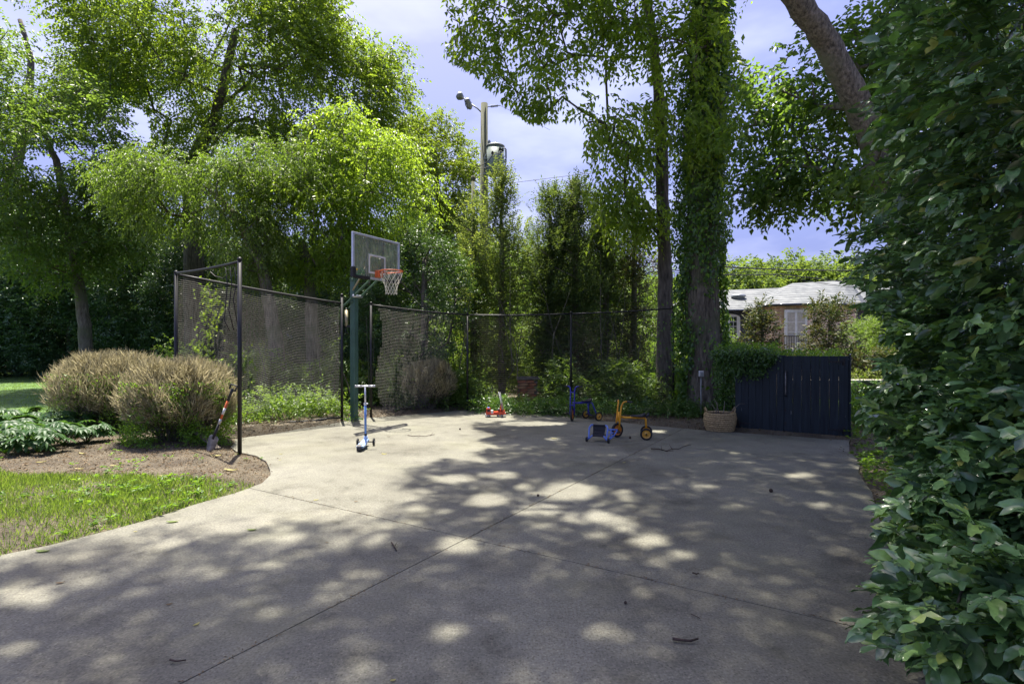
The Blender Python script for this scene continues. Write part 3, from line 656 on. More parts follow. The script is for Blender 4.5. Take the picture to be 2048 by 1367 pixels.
# ---------------------------------------------------------------- house beyond the gate
hs = thing('brick_house', 'pale brick and slate house with grey slate roof beyond the navy gate', 'house', (14, 29, 0))
HB = Vector((14, 29, 0))
def hb(): return MB()
def L3(px, py, Y): return P(px, py, Y)-HB
# left wing wall (slate clad)
yl = 29.5
a = L3(1400, 700, yl); b = L3(1532, 700, yl); zt = P(0, 618, yl).z
mb = hb(); mb.box(((a.x+b.x)/2, yl-HB.y+2.5, zt/2-1), (b.x-a.x, 5, zt+2)); mb.build('wall', M['slate_wall'], hs, 'dark slate clad wall of the left wing')
# bay in brick: canted polygon
yb = 27.0
B = [P(1512, 0, 29.4), P(1545, 0, 27.4), P(1600, 0, 26.9), P(1672, 0, 26.9), P(1712, 0, 27.6), P(1712, 0, 33), P(1512, 0, 33)]
zb = P(0, 609, 27.2).z
mb = hb(); mb.prism([(p.x-HB.x, p.y-HB.y) for p in B], -2, zb); mb.build('bay', M['housebrick'], hs, 'pale weathered brick bay')
c1 = L3(1712, 0, 29.5); c2 = L3(1860, 0, 29.5)
mb = hb(); mb.box(((c1.x+c2.x)/2, .5+2.5, zt/2-1), (c2.x-c1.x, 5, zt+2)); mb.build('wall', M['slate_wall'], hs)
# roofs
def poly(mb, pts): mb.add([p for p in pts], [tuple(range(len(pts)))])
rz_ = P(0, 577, 33).z; mb = hb()
e0, e1 = P(1385, 619, 29.1)-HB, P(1880, 614, 29.1)-HB
r0, r1 = P(1385, 583, 33)-HB, P(1800, 565, 33)-HB
b0, b1 = Vector((e0.x, 37-HB.y, e0.z)), Vector((e1.x, 37-HB.y, e1.z))
poly(mb, [e0, e1, r1, r0]); poly(mb, [r0, r1, b1, b0]); poly(mb, [e1, b1, r1]); poly(mb, [e0, r0, b0])
mb.build('roof', M['slate_roof'], hs)
mb = hb(); pk0 = P(1585, 566, 31)-HB; pk1 = P(1700, 560, 31)-HB
E = [Vector((p.x-HB.x, p.y-HB.y, zb+.02)) for p in (P(1500, 0, 29.5), P(1538, 0, 27.2), P(1600, 0, 26.6), P(1676, 0, 26.6), P(1724, 0, 27.4), P(1740, 0, 29.5))]
poly(mb, [E[0], E[1], pk0]); poly(mb, [E[1], E[2], pk0]); poly(mb, [E[2], E[3], pk1, pk0]); poly(mb, [E[3], E[4], pk1]); poly(mb, [E[4], E[5], pk1])
bk0 = Vector((E[0].x+1, 34-HB.y, zb+.4)); bk1 = Vector((E[5].x, 34-HB.y, zb+.4))
poly(mb, [pk0, pk1, bk1, bk0]); poly(mb, [E[0], pk0, bk0]); poly(mb, [E[5], bk1, pk1])
mb.build('roof', M['slate_roof'], hs)
mb = hb()
for p, q in zip(E[:-1], E[1:]): mb.tube([p-Vector((0, .03, .05)), q-Vector((0, .03, .05))], .07, 6)
mb.build('gutter', M['darkglass'], hs)
mb = hb(); mb.tube([e0-Vector((0, .03, .05)), Vector((E[0].x, e0.y-.03, e0.z-.05))], .06, 6); mb.build('gutter', M['darkglass'], hs)
v = P(1477, 594, 31)-HB; mb = hb(); mb.lathe([(.34, -.25), (.34, .02), (.42, .03), (.36, .14), (.15, .2), (0, .21)], v, 18); mb.build('roof_vent', M['galv'], hs)
# arched window
wn = P(1456, 652, yl-.02)-HB; ww, wh = 1.25, 1.36
mb = hb(); ol = [(-ww/2, -wh/2), (ww/2, -wh/2), (ww/2, wh/2-.22)]+[(ww/2*math.cos(t), wh/2-.22+.22*math.sin(t)) for t in np.linspace(0, math.pi, 9)[1:-1]]+[(-ww/2, wh/2-.22)]
n_ = len(ol); mb.add([(wn.x+x, wn.y-.12, wn.z+z) for x, z in ol]+[(wn.x+x, wn.y+.02, wn.z+z) for x, z in ol], [tuple(range(n_))]+[(i, n_+i, n_+(i+1) % n_, (i+1) % n_) for i in range(n_)])
wf = mb.build('window', M['white'], hs)
for sx in (-1, 1):
    for r in range(4):
        for cx_ in (0, 1):
            mb = hb(); mb.box((wn.x+sx*.24+(cx_-.5)*.2, wn.y-.125, wn.z-.42+r*.27), (.17, .012, .235)); mb.build('pane', M['darkglass'], wf)
# french doors with curtains and railing
dn = P(1590, 662, 26.95)-HB; hh = 2.15; dw = 1.12
mb = hb(); mb.box((dn.x, dn.y-.06, dn.z), (dw, .1, hh)); df = mb.build('french_door', M['white'], hs)
for sx in (-1, 1):
    mb = hb(); mb.box((dn.x+sx*.25, dn.y-.118, dn.z+.05), (.36, .016, hh-.35)); mb.build('curtain', M['curtain'], df)
    for r in range(3):
        mb = hb(); mb.box((dn.x+sx*.25, dn.y-.135, dn.z-.55+r*.5), (.36, .012, .025)); mb.build('muntin', M['white'], df)
mb = hb(); rl = P(1588, 672, 26.7)-HB
mb.box((rl.x, rl.y, rl.z), (1.5, .03, .04)); mb.box((rl.x, rl.y, rl.z-.85), (1.5, .03, .04))
for k in range(13): mb.box((rl.x-.72+k*.12, rl.y, rl.z-.43), (.018, .018, .83))
mb.build('railing', M['black'], hs)
# low wall right of the gate
lw = thing('garden_wall', 'low ivy covered brick garden wall with pale cap right of the gate', 'wall', (9, 14, 0))
zc = P(0, 764, 14).z
mb = MB(); mb.box((.4, 0, zc/2-.1), (4.2, .24, zc+.2)); mb.build('wall_body', M['housebrick'], lw)
for k in range(7):
    mb = MB(); mb.box((-1.45+k*.62, 0, zc+.035), (.6, .32, .07), bev=.008); mb.build('cap_stone', M['stone'], lw)
# brick pier behind the netting
bp = thing('brick_pier', 'short old red brick pier in shade behind the netting', 'pier', (.42, 14.3, 0))
bm = MB(); bm.box((0, 0, .30), (.50, .42, .66)); bm.build('mortar_core', M['mortar'], bp)
bme = {}
for key, mt in (('brick_red', M['brick_red']), ('brick_pale', M['brick_pale'])):
    q = MB(); q.box((0, 0, 0), (.215, .10, .062), bev=.005); bme[key] = q.mesh('brick', mt)
for r in range(9):
    off = 0 if r % 2 else .11
    for side in range(2):
        for k in range(3):
            x = -.28+off+k*.225-(.06 if r % 2 else 0)
            if abs(x) > .2: continue
            o = link('brick', bme[random.choice(['brick_red', 'brick_red', 'brick_pale'])], bp); o.location = (x, -.215 if side == 0 else .215, .03+r*.073); o.rotation_euler = (0, 0, random.uniform(-.02, .02))
mb = MB(); mb.box((0, 0, .70), (.6, .5, .07), bev=.01); mb.build('cap_stone', M['mortar'], bp)
# ---------------------------------------------------------------- basketball hoop
U = Vector((.477, .879, 0)).normalized(); NB = Vector((U.y, -U.x, 0)); ZU = Vector((0, 0, 1))
BC = Vector((-2.79, 11.05, 3.36)); PB = Vector((-3.36, 11.39, 0)); AXB = Matrix((U, NB, ZU)).transposed()  # columns: along board, out of board, up
hp = thing('basketball_hoop', 'tall basketball hoop on a green square post at the driveway edge', 'basketball hoop', PB)
def rel(v): return Vector(v)-PB
def bp_(u, n, z): return rel(BC+U*u+NB*n+ZU*z)      # board coordinates
mb = MB(); mb.box((0, 0, 1.5), (.13, .13, 3.04), ax=AXB, bev=.012); mb.box((0, 0, 1.30), (.136, .136, .02), ax=AXB); mb.box((0, 0, .012), (.26, .26, .024), ax=AXB); mb.build('post', M['pole_green'], hp)
bd = MB(); bd.box(bp_(0, 0, 0), (1.30, .012, .80), ax=AXB); bd_o = bd.build('backboard', M['boardglass'], hp)
fr = MB()
for z, in ((.42,), (-.42,)): fr.box(bp_(0, .0, z), (1.385, .045, .045), ax=AXB, bev=.004)
for u in (-.67, .67): fr.box(bp_(u, .0, 0), (.045, .047, .80), ax=AXB, bev=.004)
fr.build('board_frame', M['alu'], bd_o)
st = MB()
for u in (-.235, .235): st.box(bp_(u, -.055, 0), (.035, .05, .86), ax=AXB)
st.box(bp_(0, -.09, .18), (.6, .04, .05), ax=AXB); st.box(bp_(0, -.09, -.38), (.6, .04, .05), ax=AXB)
st.build('rear_strut', M['black'], hp)
sq = MB()
for z, h_ in ((.05, .04), (-.30, .04)): sq.box(bp_(0, .010, z), (.50, .004, h_), ax=AXB)
for u in (-.23, .23): sq.box(bp_(u, .0105, -.125), (.04, .004, .31), ax=AXB)
sq.build('target_square', M['white'], bd_o)
pd = MB()
for s_ in (-1, 1):
    pd = MB(); pd.box(bp_(s_*.665, 0, -.345), (.085, .08, .21), ax=AXB, bev=.008); pd.box(bp_(s_*.43, 0, -.425), (.40, .08, .065), ax=AXB, bev=.008)
    pd.build('corner_padding', M['rubber'], hp)
lg = MB(); lg.lathe([(.022, 0), (.022, .004), (0, .005)], bp_(-.575, .009, -.285), 10, Matrix((U, ZU, NB)).transposed()); lg.build('printed_mark', M['yellow_print'], bd_o)
lg = MB()
for k, (u, z, w_, h_) in enumerate(((-.53, -.33, .012, .07), (-.505, -.30, .03, .012), (-.50, -.35, .03, .012), (-.47, -.33, .012, .06), (-.45, -.35, .03, .012), (-.43, -.30, .012, .08), (-.41, -.34, .035, .014), (-.395, -.29, .012, .05), (-.46, -.25, .02, .014), (-.37, -.33, .012, .06), (-.505, -.38, .2, .01))):
    lg.box(bp_(u, .0095, z), (w_, .004, h_), ax=AXB)
lg.build('printed_lettering', M['green_print'], bd_o)
# ball marks wiped in the dirt
RC = BC+NB*.385+ZU*(-.28)
br = MB(); br.box(bp_(0, .055, -.315), (.14, .11, .14), ax=AXB, bev=.01); br.box(bp_(0, .12, -.285), (.09, .06, .03), ax=AXB); br.build('rim_bracket', M['orange'], hp)
rm = MB(); rm.torus(rel(RC), .229, .011, n=36, m=8)
for s_ in (-1, 1): rm.tube([bp_(s_*.05, .10, -.34), bp_(s_*.12, .25, -.30), rel(RC)+U*s_*.2-NB*.1], .006, 6)
for k in range(12):
    t = 2*math.pi*(k+.5)/12; rm.torus(rel(RC)+Vector((.229*math.cos(t), .229*math.sin(t), -.018)), .011, .0022, Matrix.Rotation(t, 3, 'Z')@Matrix.Rotation(math.pi/2, 3, 'Y'), 10, 4)
rim = rm.build('rim', M['orange'], hp)
ne = MB(); rr = [.226, .205, .165, .135, .118, .112, .12]; zz = [-.02, -.12, -.21, -.28, -.35, -.42, -.47]
for k in range(12):
    for sg in (-1, 1):
        pts = []
        for i, (r_, z_) in enumerate(zip(rr, zz)):
            t = 2*math.pi*(k+.5+sg*(i*.5 if i else 0))/12; pts.append(rel(RC)+Vector((r_*math.cos(t), r_*math.sin(t), z_+random.uniform(-.006, .006))))
        ne.tube(pts, .0042, 4, cap=False)
ne.build('net', M['cord'], hp)
# lift arms
am = MB(); A0 = Vector((-3.58, 11.51, 2.38)); A1 = BC+NB*(-.07)+ZU*(-.42)
side = U*.10
for s_ in (-1, 1): am.tube([rel(A0+side*s_), rel(A1+side*s_)], .026, 4, False)
am.build('lower_arm', M['pole_green'], hp)
am = MB(); B0 = PB+ZU*2.98-NB*.02; B1 = BC+NB*(-.07)+ZU*.16
for s_ in (-1, 1): am.tube([rel(B0+side*s_), rel(B1+side*s_)], .022, 4, False)
am.build('upper_arm', M['pole_green'], hp)
rd = MB(); q0 = BC-NB*.12-U*.06+ZU*.05; q1 = BC-NB*.2-U*.28-ZU*.42; q2 = BC-NB*.35-U*.33-ZU*.66
rd.tube([rel(q0), rel(q1), rel(q2)], .017, 6); rd.build('brace_rod', M['tan'], hp)
bl = MB(); bl.lathe([(.03, -.13), (.03, .13)], rel(A0.lerp(A1, .42)), 12, Matrix((ZU, NB, U)).transposed()); bl.build('pivot_bolt', M['alu'], hp)
bl = MB(); bl.lathe([(.028, -.1), (.028, .1)], rel(PB+ZU*2.96), 12, Matrix((ZU, NB, U)).transposed()); bl.build('pivot_bolt', M['pole_green'], hp); bl = MB(); bl.lathe([(.026, -.1), (.026, .1)], rel(PB+ZU*2.50), 12, Matrix((ZU, NB, U)).transposed()); bl.build('pivot_bolt', M['pole_green'], hp)
sh = MB(); s0 = A0+Vector((.02, -.02, -.01)); s1 = PB+Vector((-.16, 0, 1.98)); m1 = s0.lerp(s1, .12)
sh.tube([rel(m1), rel(s1)], .034, 10); sh.build('gas_strut', M['tan'], hp)
sh = MB(); sh.tube([rel(s0), rel(m1)], .02, 8); sh.build('strut_rod', M['black'], hp); sh = MB(); sh.box(rel(s1)+Vector((.05, 0, 0)), (.14, .05, .05)); sh.tube([rel(s1), rel(s1)+Vector((-.02, -.03, -.12)), rel(s1)+Vector((.06, -.05, -.16))], .012, 6); sh.build('strut_bracket', M['black'], hp)

# ---------------------------------------------------------------- net fences
def fence(name, label, posts, rails, ground_rails=(), rp=.03, rr_=.021):
    o = Vector((posts[0][0], posts[0][1], 0)); t = thing(name, label, 'fence', o)
    for (x, y, z) in posts:
        mb = MB(); mb.tube([Vector((x, y, -.1))-o, Vector((x, y, z))-o], rp, 10); mb.lathe([(rp+.004, 0), (rp+.004, .03), (.01, .045)], Vector((x, y, z))-o, 10); mb.build('post', M['black'], t)
    for a, b in rails:
        a, b = Vector(a), Vector(b); n = 8; mb = MB(); mb.tube([a.lerp(b, k/n)-o-ZU*.02*math.sin(math.pi*k/n) for k in range(n+1)], rr_, 8); mb.build('top_rail', M['black'], t)
    for a, b in ground_rails:
        a, b = Vector(a), Vector(b); n = 8; mb = MB(); mb.tube([a.lerp(b, k/n)-o+ZU*(.01*math.sin(k*2.)) for k in range(n+1)], .022, 8); mb.build('ground_rail', M['black'], t)
    return t, o
f1, o1 = fence('net_fence', 'black steel pole fence with wavy netting left of the hoop', [(-3.96, 7.78, 2.82), (-5.77, 9.19, 2.82), (-3.58, 11.26, 2.62)],
      [((-3.96, 7.78, 2.80), (-5.77, 9.19, 2.82)), ((-5.77, 9.19, 2.80), (-3.58, 11.26, 2.46))], [((-5.12, 9.88, .05), (-3.6, 11.24, .06))])
f2, o2 = fence('net_fence', 'low black pole fence with torn netting right of the hoop', [(-3.11, 11.8, 2.49), (-1.08, 12.97, 2.33), (1.41, 12.8, 2.34), (3.77, 12.5, 2.46)],
      [((-3.11, 11.8, 2.47), (-1.08, 12.97, 2.31)), ((-1.08, 12.97, 2.31), (1.41, 12.8, 2.33)), ((1.41, 12.8, 2.33), (3.77, 12.5, 2.44))], [((-.1, 12.75, .04), (1.5, 12.0, .05))], .026, .018)
def netting(name, a, b, top, bot, o, parent, mat, cell=.042, th=.0035, wave=.03, nu=40, cut=None, sagx=.0, label=None):
    """real cords: top(u), bot(u) give heights; wave bulges it out of plane"""
    a = np.array(a); b = np.array(b); Lg = np.linalg.norm((b-a)[:2]); nd = np.array([-(b-a)[1], (b-a)[0], 0])/Lg
    def pt(u, v):   # u 0..1 along, v 0 top .. 1 bottom
        zt_, zb_ = top(u), bot(u); z = zt_+(zb_-zt_)*v
        bul = wave*np.sin(u*Lg*9+v*1.3)*(.3+v)+wave*1.5*np.sin(u*Lg*2.3+v*4)*v
        z = z+sagx*np.sin(u*Lg*8+v*2.)*np.minimum(1, v*3+.15)-sagx*.8*np.abs(np.sin(u*Lg*4))*np.minimum(1, v*3)
        return np.stack([a[0]+(b[0]-a[0])*u+nd[0]*bul-o[0], a[1]+(b[1]-a[1])*u+nd[1]*bul-o[1], z], -1)
    Vs = []; Fs = []; c = 0
    Hm = max(top(0.)-bot(0.), top(1.)-bot(1.)); nv_ = int(Hm/cell); ncol = int(Lg/cell)
    def strand(Pt, r, ok):
        nonlocal c
        n = len(Pt); d = np.gradient(Pt, axis=0); d = nrm(d); s = nrm(np.cross(d, nd)); 
        ring = np.stack([Pt+s*r, Pt-s*r*.5+nd*r*.87, Pt-s*r*.5-nd*r*.87], 1).reshape(-1, 3); Vs.append(ring)
        i = np.arange(n-1)[ok[:-1] & ok[1:]][:, None]*3; q = np.concatenate([i+np.array([0, 1, 4, 3]), i+np.array([1, 2, 5, 4]), i+np.array([2, 0, 3, 5])], 1).reshape(-1, 4)
        Fs.append(q+c); c += len(ring)
    u = np.linspace(0, 1, nu)
    for k in range(nv_+1):
        v = np.full(nu, k/nv_); ok = np.ones(nu, bool) if cut is None else cut(u, v); strand(pt(u, v), th, ok)
    nvp = 14
    for k in range(0, ncol+1, 3):
        v = np.linspace(0, 1, nvp); uu = np.full(nvp, k/ncol); ok = np.ones(nvp, bool) if cut is None else cut(uu, v); strand(pt(uu, v), th*.4, ok)
    return link(name, npmesh(name, np.concatenate(Vs), np.concatenate(Fs), mat), parent, label)
netting('netting', (-5.74, 9.21, 0), (-4.62, 10.27, 0), lambda u: 2.78-.17*u, lambda u: .5-.15*u, o1, f1, M['net_sunlit'], .036, .0034, .04, 60, None, .035, 'slack wavy left panel of netting')
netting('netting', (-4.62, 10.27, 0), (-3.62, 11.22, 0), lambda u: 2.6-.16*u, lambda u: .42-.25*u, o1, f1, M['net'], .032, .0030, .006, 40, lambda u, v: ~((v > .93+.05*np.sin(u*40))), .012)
netting('netting', (-3.02, 11.85, 0), (-1.12, 12.95, 0), lambda u: 2.42-.14*u, lambda u: .15+.0*u, o2, f2, M['net_sunlit'], .033, .0029, .010, 46,
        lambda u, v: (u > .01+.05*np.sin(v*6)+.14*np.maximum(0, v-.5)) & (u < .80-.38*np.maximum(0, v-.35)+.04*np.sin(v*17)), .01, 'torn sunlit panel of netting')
netting('netting', (-1.06, 12.96, 0), (1.41, 12.8, 0), lambda u: 2.3+.02*u, lambda u: .12+0*u, o2, f2, M['net_shaded'], .05, .0018, .02, 30)
netting('netting', (1.41, 12.8, 0), (3.77, 12.5, 0), lambda u: 2.3+.12*u, lambda u: .12+0*u, o2, f2, M['net_shaded'], .05, .0026, .02, 30)
mb = MB()
for k in range(3):
    p0 = Vector((-4.1-.12*k, 7.9+.1*k, 2.76)); mb.tube([p0-o1, p0+Vector((.02, .02, -.25))-o1, p0+Vector((-.03, .03, -.5-.15*k))-o1, p0+Vector((.06, .0, -.95))-o1], .007, 5)
q = [P(418, 541, 8.4), P(430, 552, 8.4), P(446, 556, 8.3), P(460, 548, 8.2), P(466, 535, 8.1)]
mb.tube([x-o1 for x in q], .006, 5); mb.build('hanging_cord', M['black'], f1)

# ---------------------------------------------------------------- utility pole
UP = P(968, HY, 20); UP.z = 0
up = thing('utility_pole', 'tall greenish wooden utility pole behind the junipers', 'utility pole', UP)
def ur(px, py, dy=0): return P(px, py, 20+dy)-UP
mb = MB(); mb.tube([(0, 0, -.2), (0, 0, 5), ur(968.5, 207)], [.19, .165, .13], 14); mb.build('pole_shaft', M['pole_wood'], up)
mb = MB(); mb.tube([ur(966, 228), ur(955, 217), ur(942, 208)], .028, 6); mb.tube([ur(965.5, 222), ur(965.5, 232)], .035, 6); mb.build('lamp_arm', M['galv'], up)
mb = MB(); ax = (ur(941, 218)-ur(934, 197)).normalized(); s0 = ur(934, 197)
mb.tube([s0, s0+ax*.1, s0+ax*.12, s0+ax*.2, s0+ax*.22, s0+ax*.32, s0+ax*.42], [.05, .11, .08, .12, .09, .12, .05], 10); mb.tube([ur(929, 199), ur(931, 210), ur(936, 219)], .02, 5); mb.tube([ur(926, 195), ur(942, 209)], .02, 5)
mb.build('lamp_ballast', M['galv'], up)
mb = MB(); ax = (ur(915, 190)-ur(927, 199)).normalized(); e = ax.cross(Vector((0, 1, 0))).normalized(); R_ = Matrix((e, ax.cross(e), ax)).transposed()
mb.lathe([(.04, -.02), (.09, .03), (.15, .12), (.155, .17), (.12, .24), (0, .27)], ur(926, 197), 14, R_); mb.build('lamp_head', M['galv'], up)
mb = MB(); mb.tube([ur(975, 214), ur(1000, 211)], .018, 6)
for k in range(8): mb.lathe([(.03, -.012), (.062, 0), (.03, .012)], ur(982+k*1.9, 213.1-k*.22), 10, Matrix.Rotation(math.pi/2, 3, 'Y'))
mb.build('insulator', M['transformer'], up)
tr = thing('transformer', 'grey cylindrical transformer hung on the utility pole with rusty green stain', 'transformer', ur(991, 321, -.45)+UP)
TR = ur(991, 321, -.45)+UP; zt_ = P(0, 292, 19.55).z-TR.z; zb_ = P(0, 350, 19.55).z-TR.z
mb = MB(); mb.lathe([(.27, zb_), (.30, zb_+.03), (.31, zb_+.08), (.325, zb_+.1), (.325, zt_-.06)], n=24); mb.build('tank', M['transformer'], tr)
mb = MB(); mb.lathe([(.34, zt_-.06), (.345, zt_-.03), (.33, zt_), (.2, zt_+.05), (.04, zt_+.07), (.035, zt_+.14), (0, zt_+.15)], n=24); mb.build('lid', M['galv'], tr)
for px, py in ((1000, 297), (1005, 299), (985, 305)):
    mb = MB(); q = P(px, py, 19.2)-TR; mb.lathe([(.02, -.1), (.055, -.06), (.035, -.02), (.05, 0), (.03, .04), (.02, .08), (0, .1)], q, 10, Matrix.Rotation(math.radians(80), 3, 'X')); mb.build('bushing', M['darkglass'], tr)
mb = MB(); mb.tube([P(978, 280, 19.6)-TR, P(978, 292, 19.6)-TR], [.02, .045], 8); mb.lathe([(.045, 0), (.06, .05), (.04, .08), (.06, .12), (.03, .2)], P(978.5, 291, 19.6)-TR, 10); mb.build('arrester', M['galv'], tr)
mb = MB(); mb.tube([P(x, y, 19.25)-TR for x, y in ((1006, 297), (1011, 297), (1012, 320), (1009, 340))], .025, 6); mb.tube([P(x, y, 19.5)-TR for x, y in ((973, 308), (970, 314), (970, 334), (974, 342))], .03, 6); mb.build('side_bracket', M['galv'], tr)
mb = MB(); mb.tube([P(x, y, 19.1)-TR for x, y in ((1004, 302), (997, 307), (988, 305), (983, 313), (975, 324), (962, 331), (950, 336), (946, 341), (946, 355))], .014, 5)
mb.tube([P(x, y, 19.1)-TR for x, y in ((1010, 312), (1000, 322), (985, 330), (972, 335), (956, 337), (949, 345))], .012, 5); mb.tube([P(x, y, 19.2)-TR for x, y in ((1007, 293), (1013, 299), (1013, 316), (1009, 322))], .01, 5); mb.build('lead_wire', M['black'], tr)
mb = MB(); mb.box((-.38, .15, .05), (.12, .5, .06)); mb.box((-.38, .15, -.5), (.12, .5, .06)); mb.build('hanger', M['galv'], tr)
sp = P(946, HY, 19.4); sp.z = 0
mb = MB(); mb.tube([(0, 0, -.1), (0, 0, P(0, 357, 19.4).z)], .055, 10); mb.lathe([(.085, 0), (.085, .12), (.05, .2)], (0, 0, P(0, 357, 19.4).z-.1), 10)
o = mb.build('conduit_mast', M['pole_wood']); o.location = sp; tag(o, 'slim conduit mast standing left of the utility pole', 'mast')
sp = P(1147, HY, 19); sp.z = 0
mb = MB(); mb.tube([(0, 0, -.1), (0, 0, 4), (0, 0, P(0, 360, 19).z)], [.15, .13, .11], 12); o = mb.build('wooden_pole', M['pole_wood']); o.location = sp
tag(o, 'shorter bare wooden pole topping out behind the middle juniper', 'pole')
def wire(name, pts, r, label, cat='cable', sag=0., mat='black'):
    o0 = pts[0]; mb = MB(); n = 14; q = []
    for a, b in zip(pts[:-1], pts[1:]):
        q += [a.lerp(b, k/n)-ZU*sag*math.sin(math.pi*k/n) for k in range(n)]
    q.append(pts[-1]); mb.tube([x-o0 for x in q], r, 5); o = mb.build(name, M[mat]); o.location = o0; return tag(o, label, cat)
wire('overhead_wire', [P(973, 372, 19.8), P(1150, 350, 22), P(1420, 322, 25)], .009, 'thin overhead wire crossing the sky right of the transformer')
wire('overhead_wire', [P(1000, 211, 20), P(1100, 260, 30)], .007, 'short slack wire at the insulator on the pole top')
wire('power_cable', [P(1300, 522, 21), P(1700, 541, 24), P(1950, 560, 25)], .028, 'upper thick power cable above the slate roof', sag=.1)
wire('power_cable', [P(1300, 533, 21), P(1560, 548, 23), P(1950, 575, 25)], .022, 'middle power cable above the slate roof', sag=.16)
wire('power_cable', [P(1300, 532, 21.5), P(1500, 541, 22.5), P(1950, 585, 25)], .012, 'lowest thin power cable above the slate roof', sag=.3)

# ---------------------------------------------------------------- navy gate
GL, GR = Vector((4.20, 10.07, 0)), Vector((5.72, 9.10, 0)); gd = (GR-GL).normalized(); gn = Vector((gd.y, -gd.x, 0))
if gn.y > 0: gn = -gn
AXG = Matrix((gd, gn, ZU)).transposed(); GH = 1.40; GLn = (GR-GL).length; mid = GL+gd*(GLn*.455)
def gate(o, wid, n, name, label, hinge_left):
    t = thing(name, label, 'gate', o); pw = wid/n
    for k in range(n):
        h = GH-.03+random.uniform(-.004, .004)-(0 if hinge_left else .012)
        mb = MB(); mb.box(gd*(pw*(k+.5))+gn*random.uniform(-.003, .003)+ZU*(h/2+.035), (pw-.0018, .022, h), ax=AXG, bev=.003); mb.build('plank', M['navy'], t)
    for z in (.25, 1.2):
        mb = MB(); mb.box(gd*(wid/2)-gn*.032+ZU*z, (wid-.02, .035, .09), ax=AXG); mb.build('back_rail', M['navy'], t)
    return t
g1 = gate(GL, (mid-GL).length, 7, 'plank_gate', 'left navy plank gate leaf partly overhung by ivy', True)
mb = MB(); mb.box(gd*((mid-GL).length)-gn*.028+ZU*.72, (.07, .03, 1.36), ax=AXG, bev=.003); mb.build('closing_strip', M['navy'], g1)
g2 = gate(mid+gd*.005, (GR-mid).length-.005, 7, 'plank_gate', 'right navy plank gate leaf with black strap hinges', False)
def strap(t, x, z, flip):
    mb = MB(); s_ = -1 if flip else 1
    mb.box(gd*x+gn*.016+ZU*z, (.045, .008, .12), ax=AXG)
    mb.add([gd*(x+s_*.03)+gn*.017+ZU*(z+.022), gd*(x+s_*.03)+gn*.017+ZU*(z-.022), gd*(x+s_*.24)+gn*.017+ZU*(z-.007), gd*(x+s_*.24)+gn*.017+ZU*(z+.007),
            gd*(x+s_*.03)+gn*.012+ZU*(z+.022), gd*(x+s_*.03)+gn*.012+ZU*(z-.022), gd*(x+s_*.24)+gn*.012+ZU*(z-.007), gd*(x+s_*.24)+gn*.012+ZU*(z+.007)],
           [(0, 1, 2, 3), (0, 3, 7, 4), (1, 5, 6, 2), (3, 2, 6, 7), (0, 4, 5, 1)])
    for dx in (.0,): mb.tube([gd*(x+s_*.012)+gn*.022+ZU*(z-.05), gd*(x+s_*.012)+gn*.022+ZU*(z+.05)], .009, 6)
    for dx in (.06, .12, .18): mb.lathe([(.007, 0), (.006, .004), (0, .006)], gd*(x+s_*dx)+gn*.017+ZU*z, 6, Matrix((gd, ZU, gn)).transposed())
    mb.build('strap_hinge', M['hinge'], t)
w2 = (GR-mid).length-.012
strap(g2, w2-.06, GH-.10, True); strap(g2, w2-.06, .13, True); strap(g1, .06, .13, False)
mb = MB(); mb.tube([gd*.03+gn*.02+ZU*.68, gd*.03+gn*.06+ZU*.72, gd*.03+gn*.062+ZU*1.05, gd*.03+gn*.02+ZU*1.11], .010, 8); mb.build('handle', M['shovel'], g2)
mb = MB()
for z in (.68, 1.11): mb.lathe([(.022, 0), (.02, .01), (0, .012)], gd*.03+gn*.012+ZU*z, 8, Matrix((gd, ZU, gn)).transposed())
for z in (.42, .18): mb.box(gd*.02+gn*.016+ZU*z, (.03, .01, .06), ax=AXG)
mb.build('latch', M['hinge'], g2)
# side return of the gate
t = thing('side_fence', 'narrow navy board return running back from the gate post', 'fence', GR+gd*.015)
back = Vector((-gn.x, -gn.y, 0)); AXS = Matrix((back, gd, ZU)).transposed()
for k in range(10):
    mb = MB(); mb.box(back*(.07+.125*k)+gd*.01+ZU*(GH/2+.02), (.118, .024, GH), ax=AXS, bev=.003); mb.build('plank', M['navy'], t)
t = thing('gate_post', 'square navy post carrying the right gate hinges', 'post', GR+gd*.012-gn*.06)
mb = MB(); mb.box(ZU*(GH/2), (.05, .08, GH+.004), ax=AXG, bev=.004); mb.build('post_body', M['navy'], t)
# conduit with a little box in front of the ivy tree
cb = P(1402, HY, 11.15); cb.z = 0
t = thing('outlet_post', 'thin grey conduit post with a small box before the ivy trunk', 'outlet post', cb)
mb = MB(); mb.tube([(0, 0, -.05), (0, 0, .93)], .012, 8); mb.build('conduit', M['galv'], t)
mb = MB(); mb.box((0, -.01, .985), (.10, .06, .12), bev=.008); mb.box((0, -.045, .985), (.08, .012, .10), bev=.004); mb.build('box_cover', M['alu'], t)

